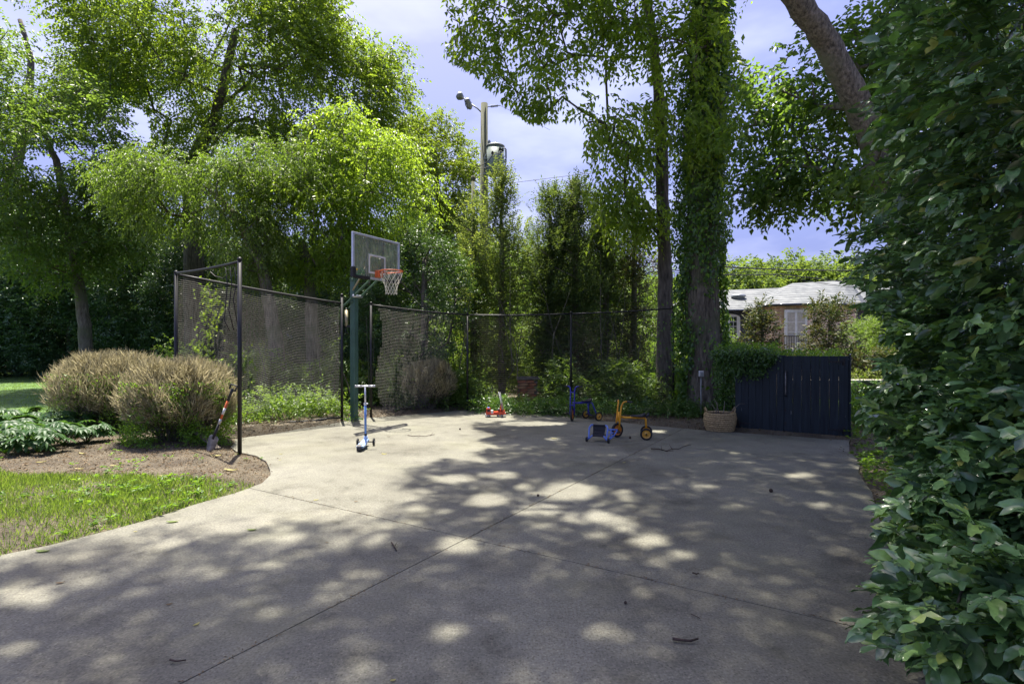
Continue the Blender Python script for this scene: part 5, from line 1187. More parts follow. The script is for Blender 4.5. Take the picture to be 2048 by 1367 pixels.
# bright feathery tree in front of it
make_tree('feathery_tree', 'bright drooping feathery tree behind the left netting', 'tree',
          [(*B0(575, 14.2), .26), Q(568, 800, 14.2, .24), Q(545, 640, 14.2, .17), Q(520, 520, 14.3, .14), Q(470, 430, 14.5, .11), Q(420, 380, 14.5, .08)],
          cl(el(400, 390, 14.3, 170, 85, 1.6, 85), el(540, 330, 14.6, 90, 75, 1.2, 36), el(290, 360, 14.5, 70, 70, 1, 22), el(500, 490, 14.2, 60, 60, .9, 22)), M['leaf_bright'], M['bark_brown'],
          per=22, rad=.5, nl=10, step=.04, Ln=.11, Wd=.04, droop=.5, hang=1.0)
make_tree('small_tree', 'multi-limbed tree rising directly left of the hoop behind netting', 'tree',
          [(*B0(632, 15.5), .22), Q(628, 720, 15.5, .2), Q(622, 600, 15.5, .17), Q(618, 540, 15.5, .15), Q(600, 480, 15.5, .1)],
          cl(el(620, 450, 15.6, 140, 110, 1.8, 90), el(760, 380, 16, 110, 120, 1.8, 80), el(690, 300, 16.5, 110, 70, 1.6, 34)), M['leaf_canopy'], M['bark_brown'],
          per=20, rad=.52, nl=9, step=.045, Ln=.12, Wd=.055, droop=.5, hang=.9)
make_tree('broadleaf_tree', 'sunlit yellow-green tree just left of the utility pole', 'tree',
          [(*B0(890, 26), .25), Q(890, 560, 26, .2), Q(880, 420, 26, .15), Q(870, 320, 26, .09)],
          cl(el(875, 360, 26, 80, 130, 2.3, 100), el(900, 480, 26, 90, 100, 2.3, 70), el(840, 300, 26, 60, 60, 1.5, 24)), M['leaf_yellow'], M['bark_grey'],
          per=20, rad=.62, nl=8, step=.06, Ln=.16, Wd=.085)
# dark glossy shrub behind the hoop
make_tree('camellia_shrub', 'tall dark glossy evergreen shrub directly behind the basketball hoop', 'shrub',
          [(*B0(850, 14), .12), Q(850, 640, 14, .10), Q(848, 520, 14, .06)],
          cl(el(850, 600, 14, 95, 160, 1.1, 130, .5), el(745, 640, 14.6, 60, 110, .8, 50, .5)), M['leaf_camellia'], M['bark_dark'],
          per=20, rad=.33, nl=8, step=.035, Ln=.075, Wd=.038, droop=-.1, hang=.2, cull=None)

# junipers: leggy trunks with feathery dark sprays
def juniper(px, top, Y, wpx, y0, name_label, leaf, n=90, dens=1., lean=0):
    tp = [(*B0(px, Y), .11), Q(px+lean*.3, 620, Y, .085), Q(px+lean*.7, 480, Y, .06), Q(px+lean, top+12, Y, .02)]
    py = rng.uniform(0, 1, n)**.8; yy = top+(y0-top)*py; wv = wpx*np.interp(py, [0, .12, .35, .7, 1], [.08, .55, 1., .8, .6])
    ang = rng.uniform(0, 2*np.pi, n); rr = (.15+1.0*rng.random(n)**1.3)*wv*(1+.35*np.sin(yy*.09+px)); c = np.array([P(px+lean*(1-p)+r*math.cos(a), y, Y+r*math.sin(a)*Y/F) for p, r, a, y in zip(py, rr, ang, yy)])
    return make_tree('juniper_tree', name_label, 'juniper', tp, c, leaf, M['bark_brown'], per=int(10*dens)+1, rad=.22, nl=12, step=.032, Ln=.10, Wd=.034, droop=-.7, flat=1.3, hang=-.1, low=1.2, sides=9)
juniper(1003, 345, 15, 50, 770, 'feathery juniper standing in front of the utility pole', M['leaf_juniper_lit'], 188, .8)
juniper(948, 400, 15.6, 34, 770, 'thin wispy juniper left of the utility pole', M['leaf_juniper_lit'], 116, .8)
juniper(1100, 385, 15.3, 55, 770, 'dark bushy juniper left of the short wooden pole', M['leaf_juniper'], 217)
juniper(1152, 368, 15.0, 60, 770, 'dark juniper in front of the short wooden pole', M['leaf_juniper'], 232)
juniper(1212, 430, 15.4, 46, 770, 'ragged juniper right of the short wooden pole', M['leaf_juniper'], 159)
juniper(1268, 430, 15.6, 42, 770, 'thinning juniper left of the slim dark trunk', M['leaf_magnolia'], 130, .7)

# slim dark trunk and ivy trunk, leaning trunk: the crowns that shade the driveway
nS_ = 5200; gx = rng.uniform(-7, 8, nS_*2); gy = rng.uniform(.6, 12.4, nS_*2)
m_ = ~lit(gx, gy); gx, gy = gx[m_][:2200], gy[m_][:2200]
# upper clumps of every crown are placed by the shade wanted on the concrete
zc_ = rng.uniform(11, 17, len(gx)); k_ = zc_/SDn[2]
cx_, cyy = gx+SDn[0]*k_, gy+SDn[1]*k_
pxs = 1024+F*cx_/np.maximum(cyy, .5); need = H+(HY-topline(pxs)+30)*np.maximum(cyy, .5)/F
infr = (cyy > 1) & (pxs < 1280); need = np.where(infr, need, 0)
hi_ = rng.random(len(gx)) < .97; need = np.where(hi_ & (cyy > 1), H+720*cyy/F*1.0+.3, need)   # most of the crown is above the picture, a few low boughs hang into it
zc_ = np.maximum(zc_, need+rng.uniform(0, 1.5, len(gx))); k_ = zc_/SDn[2]; cx_, cyy = gx+SDn[0]*k_, gy+SDn[1]*k_
CAN = np.stack([cx_, cyy, zc_], 1); CAN = CAN[zc_ < 22]
# three owners
anch = np.array([[3.75, 13.3], [3.9, 11.2], [4.6, 7.6]])
dist_ = np.stack([np.linalg.norm(CAN[:, :2]-a, axis=1)+b for a, b in zip(anch, (1.0, 0., .3))], 1); own = dist_.argmin(1)
pass
slim = [(*B0(1330, 13.3), .25), Q(1328, 700, 13.3, .2), Q(1330, 560, 13.3, .175), Q(1326, 420, 13.3, .165), Q(1322, 300, 13.3, .15), Q(1318, 180, 13.3, .13), Q(1300, 40, 13.3, .11), Q(1280, -60, 13.2, .09), Q(1275, -420, 13.2, .05)]
make_tree('broadleaf_tree', 'slim dark-barked tree rising beside the thick ivy-covered trunk', 'tree', slim,
          cl(el(1240, 400, 13.0, 70, 55, .8, 22), el(1300, 430, 12.8, 50, 60, .5, 10), el(1270, 250, 12.8, 80, 60, 1, 22), el(1130, 60, 12.2, 130, 70, 1.4, 44), el(960, 60, 12.0, 95, 60, 1.2, 30), el(985, 160, 12.0, 42, 32, .6, 9), el(905, 95, 12.0, 40, 45, .6, 10), el(1075, 190, 12.2, 62, 45, .7, 16), el(1110, 262, 12.3, 26, 14, .3, 4), el(1185, 245, 12.4, 45, 40, .6, 11), el(1240, 300, 12.5, 30, 26, .4, 6)),
          M['leaf_canopy'], M['bark_dark'], per=9, rad=.55, nl=8, step=.06, Ln=.155, Wd=.075, droop=.5, hang=.9, extra=CAN[own == 0], cull=lambda p: cull_lit(p) & ~((HY-F*(p[:, 2]-H)/p[:, 1] > topline(1024+F*p[:, 0]/p[:, 1])-10) & (1024+F*p[:, 0]/p[:, 1] < 1170)))
ivyt = [(*B0(1412, 11.9), .50), Q(1410, 830, 11.9, .42), Q(1408, 700, 11.9, .37), Q(1404, 560, 11.9, .35), Q(1404, 400, 11.9, .32), Q(1410, 230, 11.9, .29), Q(1418, 60, 11.9, .26), Q(1425, -120, 11.9, .2), Q(1420, -260, 11.6, .14), Q(1410, -560, 11.4, .07)]
IT = make_tree('ivy_covered_tree', 'thick tree trunk wrapped in dark ivy left of the navy gate', 'tree', ivyt,
          cl(el(1440, 130, 11.2, 120, 80, 1.0, 26), el(1330, 60, 11.6, 170, 60, 1.2, 30), el(1420, 265, 11.1, 75, 55, .5, 16)), M['leaf_canopy'], M['bark_brown'], per=9, rad=.55, nl=8, step=.055, Ln=.15, Wd=.08, droop=.4, hang=.7, extra=CAN[own == 1], cull=cull_both, sides=16)
def ivy_on(path, n, parent, base, mat, Ln, spread, zr=(0, 99), gap=None, name='ivy', outbias=0.):
    path = np.array([p[:4] for p in path], float); z = path[:, 2]
    zz = rng.uniform(max(z[0], zr[0]), min(z[-1], zr[1]), n); x = np.interp(zz, z, path[:, 0]); y = np.interp(zz, z, path[:, 1]); r = np.interp(zz, z, path[:, 3])
    a = rng.uniform(0, 2*np.pi, n); e = spread*np.abs(rng.normal(size=n))*(1+.7*np.sin(zz*2.6+a*2)*np.sin(zz*5+1)); o = np.stack([np.cos(a), np.sin(a), 0*a], 1); e = np.minimum(np.abs(e), np.where((zz < 3.8) & (np.cos(a) > .3), .12, .27))
    if gap is not None:
        k = gap(a, zz); x, y, zz, r, a, e, o = x[k], y[k], zz[k], r[k], a[k], e[k], o[k]
    m = len(x); p = np.stack([x, y, zz], 1)+o*(r+.015+np.abs(e))[:, None]
    d = rng.normal(size=(m, 3))*.5+np.array([0, 0, -.9])+o*.35; nv = o+rng.normal(size=(m, 3))*.45
    return link(name, leafmesh(name, p-np.array(base), d, nv, Ln*rng.uniform(.5, 1.25, m), Ln*.75*rng.uniform(.5, 1.2, m), mat), parent)
def gapf(a, z):   # the side facing the driveway shows bark low down
    return ~((np.abs(((a+math.pi/2+math.pi) % (2*math.pi))-math.pi) < 1.0+.25*np.sin(z*3)) & (z < 3.1+.5*np.sin(a*5)) & (rng.random(len(a)) < .93))
tb_ = ivyt[0][:3]
ivy_on(ivyt, 22000, IT, tb_, M['leaf_ivy'], .095, .15, (0, 12), gapf)
ivy_on(ivyt, 6000, IT, tb_, M['leaf_ivy_lit'], .10, .20, (.2, 12), gapf)
SI = ivy_on(slim, 1500, None, (0, 0, 0), M['leaf_ivy'], .08, .07, (0, 9), lambda a, z: rng.random(len(a)) < np.clip(.25+.6*np.sin(z*1.3), 0, 1))
tag(SI, 'sparse ivy climbing the slim dark tree trunk', 'ivy', kind='stuff')
lean = [(7.0, 8.9, -.1, 0.303), (6.75, 8.7, 1.5, 0.274), (6.2, 8.45, 3.2, 0.238), Q(1785, 400, 8.2, 0.209), Q(1742, 265, 8.0, 0.194), Q(1700, 175, 7.8, 0.176), Q(1655, 85, 7.6, 0.165), Q(1590, -5, 7.3, 0.151), Q(1520, -110, 7.0, 0.129), Q(1440, -260, 6.6, .105), Q(1330, -800, 6.3, .06)]
make_tree('leaning_tree', 'thick leaning tree trunk rising out of the holly hedge', 'tree', lean,
          cl(el(1560, 260, 9.5, 110, 120, 1.2, 30), el(1630, 330, 9.3, 90, 60, .9, 22), el(1590, 350, 9.4, 60, 30, .6, 10), el(1500, 400, 9.6, 70, 30, .6, 10), el(1640, 170, 9, 90, 110, 1.2, 22), el(1740, 380, 8.8, 70, 50, .7, 24), el(1780, 120, 8.6, 120, 120, 1.2, 60), el(1900, 150, 8.8, 150, 150, 1.2, 60), el(1745, 330, 7.2, 40, 45, .3, 7)),
          M['leaf_lean'], M['bark_lean'], per=9, rad=.42, nl=7, step=.06, Ln=.125, Wd=.08, droop=.2, hang=.5, extra=CAN[own == 2], cull=lambda p: (cull_lit(p) | (p[:, 1] > 8.3)) & ~((p[:, 1] < 6.5) & (HY-F*(p[:, 2]-H)/np.maximum(p[:, 1], .3) > 40)), sides=16)

# background wall of vegetation --------------------------------------------------
def crown_mesh(kind, n, r, per, rad, nl, step, Ln, Wd, mat, droop=.2, hang=.3, shell=.55):
    c = ellips((0, 0, r[2]*1.02), r, n, shell); p, d, nv, l, w_ = sprays(c, per, rad, nl, step, Ln, Wd, nrm(c-np.array([0, 0, r[2]])), droop, .7, hang)
    p[:, 2] = np.maximum(p[:, 2], .02+rng.random(len(p))*.2)
    return leafmesh(kind, p, d, nv, l, w_, mat)
darkv = [crown_mesh('crown', 260, (2.3, 1.8, 3.6), 22, .55, 8, .06, .13, .055, M['leaf_dark'], -.1, .1) for _ in range(2)]
def stem(name, mat, h, r):
    mb = MB(); mb.tube([(0, 0, -.1), (.03, .02, h*.5), (0, 0, h)], [r, r*.8, r*.4], 8, jit=.05); return mb.mesh(name, mat)
dstem = stem('trunk', M['bark_dark'], 4.2, .12)
hedge = [(-210, 25, 1.0, 'far left dark evergreen shrub running out of the picture'), (-60, 24.5, 1.05, 'dark evergreen shrub behind the lawn at the left edge'), (40, 25.5, 1.1, 'dark glossy evergreen left of the leaning grey trunk'),
         (140, 24.5, 1.0, 'dark glossy evergreen right behind the leaning grey trunk'), (235, 25, .95, 'dark evergreen shrub above the larger dry bush'), (320, 24, 1.0, 'dark evergreen at the left end of the netting'),
         (420, 23.5, .95, 'dark evergreen seen through the wavy netting'), (545, 23, .85, 'dark evergreen seen through the middle of the left netting'), (690, 22, .8, 'dark evergreen seen just left of the green hoop post'), (800, 20, .75, 'dark evergreen behind the torn netting')]
for i, (px, Y, s, lb) in enumerate(hedge):
    b = P(px, HY, Y); t = thing('evergreen_shrub', lb, 'evergreen shrub', (b.x, b.y, 0), i*1.3, 'evergreens screening the back of the garden'); t.scale = (s*1.1, s*1.1, s)
    link('crown', darkv[i % 2], t); link('trunk', dstem, t)
brv = [crown_mesh('crown', 170, (2.5, 2.0, 2.7), 15, .6, 8, .06, .15, .07, M['leaf_under']), crown_mesh('crown', 170, (2.4, 2.0, 2.8), 15, .6, 8, .06, .15, .07, M['leaf_bright'])]
bstem = stem('trunk', M['bark_grey'], 3.4, .1)
bush = [(600, 28, 1.3, 1, 'light green tree far behind the small multi-limbed tree'), (740, 27, 1.25, 0, 'green tree far behind the green hoop post'), (960, 24, .95, 1, 'bright bush behind the thin wispy juniper'), (1050, 22, .85, 0, 'mid green bush behind the brick pier'),
        (1120, 26, 1.15, 1, 'bright sunlit bush behind the dark junipers'), (1200, 22, .9, 0, 'green bush behind the blue tricycle and netting'), (1290, 24, .9, 1, 'bright bush behind the slim dark trunk'), (470, 30, 1.35, 0, 'tall green tree deep behind the big spreading tree'),
        (1010, 30, 1.15, 0, 'distant green tree behind the utility pole'), (330, 31, 1.5, 1, 'light green tree far behind the lawn hedge'), (180, 32, 1.6, 0, 'tall green tree behind the evergreen hedge'), (30, 32, 1.6, 1, 'light green tree behind the evergreens at far left'), (1370, 20, .62, 0, 'green bush between the two dark trunks'),
        (1730, 19, .42, 1, 'bright yellow-green bush beyond the garden wall'), (1800, 21, .55, 1, 'bright bush beyond the garden wall nearer the holly'), (1880, 20, .8, 0, 'green bush beyond the wall behind the holly'), (850, 32, 1.6, 1, 'distant light tree behind the camellia shrub')]
for i, (px, Y, s, v, lb) in enumerate(bush):
    b = P(px, HY, Y); t = thing('leafy_tree' if s > 1 else 'leafy_bush', lb, 'tree' if s > 1 else 'bush', (b.x, b.y, 0), i*2.1, 'green growth beyond the garden boundary'); t.scale = (s, s, s*(.95+.1*(i % 3)))
    link('crown', brv[v], t); link('trunk', bstem, t)
fv = [crown_mesh('crown', 220, (4.6, 4.0, 4.2), 13, 1.0, 8, .12, .36, .2, M['leaf_far']) for _ in range(2)]
fstem = stem('trunk', M['bark_grey'], 6, .3)
for i, (px, Y, s, lb) in enumerate([(1385, 58, .95, 'hazy far tree left of the slate roof'), (1475, 60, 1.15, 'hazy far tree above the left end of the slate roof'), (1560, 62, 1.28, 'tallest hazy far tree above the slate roof'), (1645, 60, 1.2, 'hazy far tree above the brick bay roof'), (1740, 58, 1.15, 'hazy far tree behind the hanging leaves right of the roof'),
                              (1850, 58, 1.2, 'far tree hidden mostly behind the holly'), (1290, 60, .9, 'far tree between the slim trunk and junipers')]):
    b = P(px, HY, Y); t = thing('distant_tree', lb, 'tree', (b.x, b.y, 0), i*1.7, 'distant trees behind the house'); t.scale = (s, s, s*1.06)
    link('crown', fv[i % 2], t); link('trunk', fstem, t)
wood = []
for px in range(-500, 1400, 150): b = P(px, HY, 62+5*math.sin(px)); wood.append(ellips((b.x, b.y, 5.0+1.5*math.sin(px*.7)), (6.5, 4, 5.5), 120, .3))
wc = np.concatenate(wood); p_, d_, n_v, l_, w__ = sprays(wc, 7, 1.6, 8, .16, .5, .3, None, .2, .7, .2)
tag(link('far_wood', leafmesh('far_wood', p_, d_, n_v, l_, w__, M['leaf_far'])), 'far-off mass of trees closing the view behind the garden', 'wood', kind='stuff')
# magnolias before the house
for px, Y, top, w_, lb, n in ((1522, 16, 600, 25, 'narrow young magnolia with bronze leaves before the dormer window', 60), (1655, 16.5, 592, 42, 'wide bronze-leaved magnolia covering the right of the french door', 95), (1745, 15.5, 690, 40, 'low bronze-leaved magnolia beyond the garden wall', 45)):
    zt0 = HY+70
    make_tree('young_magnolia', lb, 'magnolia', [(*B0(px, Y), .06), Q(px+3, 700, Y, .05), Q(px+4, top+30, Y, .02)], cl(el(px, (top+770)/2, Y, w_, (770-top)/2, w_*Y/F*.9, n, .3)), M['leaf_magnolia'], M['bark_grey'],
              per=6, rad=.22, nl=7, step=.04, Ln=.13, Wd=.05, droop=-.3, hang=0, sides=7)

# ivy mound over the gate's left end, beside the trunk
def mound(name, label, pts, n, mat, Ln, cat, base, kind=None, flat=.5):
    c = np.concatenate(pts); i = rng.integers(0, len(c), n); p = c[i]+rng.normal(size=(n, 3))*.05
    d = rng.normal(size=(n, 3))*.6+np.array([0, -.25, -.6]); nv = rng.normal(size=(n, 3))*.5+np.array([0, -.5, .8])
    o = link(name, leafmesh(name, p-np.array(base), d, nv, Ln*rng.uniform(.5, 1.2, n), Ln*.7*rng.uniform(.6, 1.1, n), mat)); o.location = base
    return tag(o, label, cat, kind=kind)
gl = np.array(GL)
top_ = [gl+np.array(gd)*u+np.array([0, 0, 1.40])+rng.normal(size=3)*np.array([.05, .06, .03]) for u in rng.uniform(-.38, .6, 170)]
hang_ = []
for _ in range(190):
    u = rng.uniform(-.32, .2); hang_.append(gl+np.array(gd)*u+np.array(gn)*(.04+rng.random()*.06)+np.array([0, 0, 1.4-rng.random()**1.2*max(.03, (.50-1.1*max(u, 0))*(.55+.45*math.sin(u*17)))]))
for u0, ln_ in ((.45, .3), (.52, .42), (.60, .35), (.68, .12)):
    for s_ in np.linspace(0, 1, 26): hang_.append(gl+np.array(gd)*(u0-.25*s_*(1 if u0 < .6 else .6))+np.array(gn)*.035+np.array([0, 0, 1.4-ln_*s_]))
side_ = [P(rng.uniform(1436, 1474), rng.uniform(735, 850)-20*rng.random(), 10.5+rng.uniform(0, .8)) for _ in range(190)]
mound('gate_ivy', 'fresh green ivy spilling over the left end of the navy gate', [np.array(top_), np.array(hang_)], 4200, M['leaf_ivy'], .06, 'ivy', tuple(GL))
mound('ivy_bush', 'ivy bush growing between the thick trunk and the navy gate', [np.array([tuple(v) for v in side_])], 3000, M['leaf_ivy'], .075, 'ivy', tuple(G(1440, 858)))
tg = [P(rng.uniform(1430, 1560), rng.uniform(690, 724), 10.6+rng.uniform(0, 1.6)) for _ in range(200)]+[P(rng.uniform(1540, 1690), rng.uniform(700, 726), 11+rng.uniform(0, 1.6)) for _ in range(90)]
mound('feathery_weeds', 'bright feathery foliage peeping over the top of the navy gate', [np.array([tuple(v) for v in tg])], 3600, M['leaf_cover'], .08, 'plant', tuple(P(1500, 800, 11)))
wl = [P(rng.uniform(1690, 1860), 764+rng.random()**1.3*80, 13.75+rng.uniform(-.1, .15)) for _ in range(500)]
mound('wall_ivy', 'dark ivy clothing the low garden wall right of the gate', [np.array([tuple(v) for v in wl])], 4200, M['leaf_ivy'], .07, 'ivy', tuple(P(1760, 800, 13.8)))
wl = [P(rng.uniform(1690, 1780), rng.uniform(790, 880), rng.uniform(9.6, 11.5)) for _ in range(300)]
mound('fern_clump', 'bright green ferny clump right beside the navy gate', [np.array([tuple(v) for v in wl])], 3000, M['leaf_cover'], .075, 'plant', tuple(P(1730, 880, 10)))
wl = [P(rng.uniform(1700, 1880), rng.uniform(738, 762), rng.uniform(14, 15.4)) for _ in range(200)]
mound('hedge_top', 'sunlit trailing greenery along the cap of the garden wall', [np.array([tuple(v) for v in wl])], 1700, M['leaf_yellow'], .07, 'plant', tuple(P(1790, 760, 14.5)))

# undergrowth behind the nets
def undergrowth(name, label, a, b, depth, h, n, mat, Ln, per=9):
    u = rng.random(n); a = np.array(a); b = np.array(b); dr = b-a; nd = np.array([-dr[1], dr[0]])/np.linalg.norm(dr)
    q = a+dr*u[:, None]+nd*(rng.random(n)*depth)[:, None]; hh = h*(.35+.65*np.abs(np.sin(u*9+1)*np.sin(u*23)))*rng.random(n)**.7
    c = np.stack([q[:, 0], q[:, 1], .05+hh], 1); p, d, nv, l, w_ = sprays(c, 2, .14, per, .035, Ln, Ln*.5, None, -.2, .8, .3)
    return tag(link(name, leafmesh(name, p, d, nv, l, w_, mat)), label, 'undergrowth', kind='stuff')
undergrowth('leafy_undergrowth', 'leafy green weeds growing at the foot of the left netting', (-5.3, 9.9), (-3.4, 11.6), 1.3, .62, 420, M['leaf_under'], .07)
undergrowth('tall_undergrowth', 'taller scrub filling the ground behind the left netting', (-8.5, 12.5), (-3.2, 13.2), 2.0, 1.6, 1400, M['leaf_under'], .09)
undergrowth('shade_undergrowth', 'dark ivy undergrowth behind the low netting', (-3.0, 12.6), (-.6, 13.3), 1.6, 1.2, 1300, M['leaf_under'], .08)
undergrowth('ivy_undergrowth', 'ivy and saplings behind the netting right of the brick pier', (.9, 13.0), (5.2, 12.8), 2.2, 1.2, 2600, M['leaf_under'], .085)
undergrowth('bright_undergrowth', 'sunlit green scrub beyond the netting and junipers', (-3, 16.5), (6, 16.2), 3, 2.6, 2600, M['leaf_bright'], .10)
undergrowth('edge_ivy', 'low ivy creeping along the far edge of the driveway', (-.9, 12.45), (5.0, 10.75), .8, .15, 1300, M['leaf_ivy'], .06)
undergrowth('hedge_foot', 'low dark shrubs along the back of the lawn', (-26, 28.5), (-10, 27.5), 2, 1.1, 1500, M['leaf_dark'], .14)
# thin bare stems and dead branches behind the nets
mb = MB()
for k in range(46):
    x = random.uniform(-2.4, 4.6); y = random.uniform(13.2, 16); h = random.uniform(1.2, 3.8); dx = random.uniform(-.9, .9); z0 = random.uniform(0, 1.2)
    mb.tube([(x, y, z0), (x+dx*.3+random.uniform(-.1, .1), y, z0+h*.35), (x+dx*.7, y+random.uniform(-.2, .2), z0+h*.7), (x+dx*1.2, y, z0+h)], [.011, .009, .006, .003], 4, cap=False)
for k in range(50):
    x = random.uniform(-8, -3.5); y = random.uniform(12, 15); h = random.uniform(.8, 2.4); dx = random.uniform(-.7, .7)
    mb.tube([(x, y, 0), (x+dx*.4, y, h*.5), (x+dx, y, h)], [.013, .009, .004], 4, cap=False)
tag(mb.build('bare_stems', M['bark_grey']), 'tangle of thin bare stems in the scrub behind the netting', 'stems', kind='stuff')
# vine on the netting
def vine(name, label, pts, n, mat, Ln):
    pts = np.array([tuple(p) for p in pts]); o0 = pts[0].copy(); mb = MB(); mb.tube([Vector(p-o0) for p in pts], .006, 5); base = mb.build(name, M['bark_brown'])
    base.location = o0; tag(base, label, 'vine'); i = rng.random(n)*(len(pts)-1); a = i.astype(int); f = (i-a)[:, None]; q = pts[a]*(1-f)+pts[a+1]*f+rng.normal(size=(n, 3))*np.array([.11, .07, .09])
    link('leaves', leafmesh('leaves', q-o0, rng.normal(size=(n, 3))*.6+np.array([0, -.3, -.7]), rng.normal(size=(n, 3))*.5+np.array([0, -.7, .5]), Ln*rng.uniform(.5, 1.2, n), Ln*.6*rng.uniform(.5, 1.2, n), mat), base)
vine('climbing_vine', 'yellow-green vine climbing the wavy left netting', [P(415, 850, 9.7), P(425, 760, 9.75), P(405, 690, 9.75), P(428, 620, 9.8), P(415, 570, 9.85)], 520, M['leaf_vine'], .085)
vine('climbing_vine', 'second yellow-green vine inside the dry bush by the post', [P(430, 880, 8.6), P(445, 800, 8.8), P(438, 740, 9.0)], 260, M['leaf_vine'], .075)
vine('climbing_vine', 'dark leafy vine hanging close behind the front fence post', [P(488, 700, 9.9), P(484, 740, 9.9), P(490, 800, 9.9)], 120, M['leaf_under'], .075)
vine('trailing_vine', 'small fresh vine at the foot of the green hoop post', [P(690, 842, 11.1), P(705, 838, 11.1), P(722, 842, 11.1)], 90, M['leaf_cover'], .05)

# dry clipped bushes -----------------------------------------------------------
def dry_bush(label, c, rx, ry, h, ntw, nleaf, leafm, nstem=70):
    t = thing('dry_bush', label, 'bush', (c[0], c[1], 0)); mb = MB()
    def shell(a, b):   # a azimuth, b 0..1 height param
        el_ = b*math.pi/2; cz = h*(.34+.66*math.sin(el_)); rr = math.cos(el_*.96)**.62*(.80+.20*min(1, b*4)); bump_ = 1+.05*math.sin(a*5+b*7)+.03*math.sin(a*11)
        return Vector((rx*rr*math.cos(a)*bump_, ry*rr*math.sin(a)*bump_, cz))
    for k in range(nstem):
        a = random.uniform(0, 2*math.pi); b = random.random()**.8; e = shell(a, b)*.82; s = Vector((random.uniform(-.3, .3)*rx*.7, random.uniform(-.3, .3)*ry*.7, -.03))
        m1 = s.lerp(e, .35)+Vector((random.uniform(-.08, .08), random.uniform(-.08, .08), .02-.1*(e.xy.length/rx))); m2 = s.lerp(e, .7)+Vector((random.uniform(-.06, .06), random.uniform(-.06, .06), 0))
        r0 = random.uniform(.007, .016); mb.tube([s, m1, m2, e], [r0, r0*.75, r0*.5, r0*.25], 5, cap=False)
    mb.build('stems', M['bark_grey'], t, kind='stuff')
    n = ntw; a = rng.uniform(0, 2*np.pi, n); b = rng.random(n)**.85; elv = b*np.pi/2; cz = h*(.34+.66*np.sin(elv)); rr = np.cos(elv*.96)**.62*(.80+.20*np.minimum(1, b*4)); bm_ = 1+.06*np.sin(a*5+b*7)+.04*np.sin(a*11+b*13)+.03*np.sin(a*23-b*17)+.04*rng.random(n)**4
    S = np.stack([rx*rr*np.cos(a)*bm_, ry*rr*np.sin(a)*bm_, cz], 1); dep = .62+.38*rng.random((n, 1))**.5; p = S*dep; p[:, 2] = S[:, 2]*(dep[:, 0]*.95)
    d = nrm(nrm(S*np.array([1, 1, 1.3]))+rng.normal(size=(n, 3))*.42+np.array([0, 0, .35])); ln = rng.uniform(.06, .2, n)
    gp = np.sin(p[:, 0]*9+c[0])*np.sin(p[:, 1]*9+1)+np.sin(p[:, 2]*11+p[:, 0]*5)*.6+rng.normal(size=n)*.35; kp = gp > -.75; p, d, ln, S, n = p[kp], nrm(d[kp]+.35*np.stack([np.sin(p[kp][:, 1]*13), np.sin(p[kp][:, 0]*13), np.sin(p[kp][:, 0]*17)], 1)), ln[kp]*(1+.3*np.sin(p[kp][:, 0]*8)*np.sin(p[kp][:, 1]*8+2)), S[kp], int(kp.sum())
    link('twigs', leafmesh('twigs', p, d, rand_unit(n), ln, rng.uniform(.005, .008, n), M['twig'], .6), t, kind='stuff')
    n2 = ntw//6; k = rng.integers(0, n, n2)   # lower, inward twigs
    p2 = p[k]*rng.uniform(.4, .95, (n2, 1)); link('inner_twigs', leafmesh('inner_twigs', p2, nrm(rng.normal(size=(n2, 3))*.5+nrm(S[k])), rand_unit(n2), .22, .009, M['bark_brown'], .6), t, kind='stuff')
    n3 = nleaf; a = rng.uniform(0, 2*np.pi, n3); q = np.stack([rx*.78*np.cos(a), ry*.78*np.sin(a), 0*a], 1)*1.2*(rng.random((n3, 1))**.4); q[:, 2] = rng.random(n3)**1.3*h*.75
    cw_ = np.sin(q[:, 0]*5+1)*np.sin(q[:, 1]*5+q[:, 2]*6); q = q[cw_ > -.35]
    link('leaves', leafmesh('leaves', q, rng.normal(size=q.shape)+np.array([0, 0, .2]), rng.normal(size=q.shape)*.6+np.array([0, 0, 1.]), .045*rng.uniform(.5, 1.3, len(q)), .022, leafm, .2), t, kind='stuff')
    return t
c1_ = P(228, HY, 9.9); dry_bush('larger rear dry tan bush clipped into a dome on the mulch', (c1_.x, c1_.y), 1.04, .98, 1.45, 21000, 13000, M['leaf_ivy_lit'], 130)
c2_ = P(360, HY, 8.55); dry_bush('front dry tan bush clipped into a dome beside the shovel', (c2_.x, c2_.y), 0.88, .78, 1.36, 19000, 19000, M['leaf_ivy_lit'], 130)
c3_ = P(858, HY, 12.95); dry_bush('small dry bush behind the torn right netting', (c3_.x, c3_.y), .66, .5, 1.2, 11000, 900, M['leaf_ivy'], 40)

# hellebores ---------------------------------------------------------------
def hell_leaf(seed):
    random.seed(seed); mb = MB()
    for k in range(8):
        a = -1.75+3.5*k/7+random.uniform(-.1, .1); ln = random.uniform(.11, .16)*(1-.2*abs(a)/1.75); wd = .017+random.random()*.004; dx, dy = math.cos(a), math.sin(a); vv = []; n = 5
        for i in range(n+1):
            s = i/n; w_ = wd*math.sin(math.pi*min(1, .08+.92*s))**.7+.0012; z = .03*s-.07*s*s; vv += [Vector((dx*ln*s-dy*w_, dy*ln*s+dx*w_, z+.006)), Vector((dx*ln*s, dy*ln*s, z)), Vector((dx*ln*s+dy*w_, dy*ln*s-dx*w_, z+.006))]
        mb.add(vv, [(3*i+j, 3*i+3+j, 3*i+4+j, 3*i+1+j) for i in range(n) for j in (0, 1)], True)
    return mb.mesh('leaf', M['leaf_hell'])
HL = [hell_leaf(i) for i in range(4)]; random.seed(11)
HLAB = {}
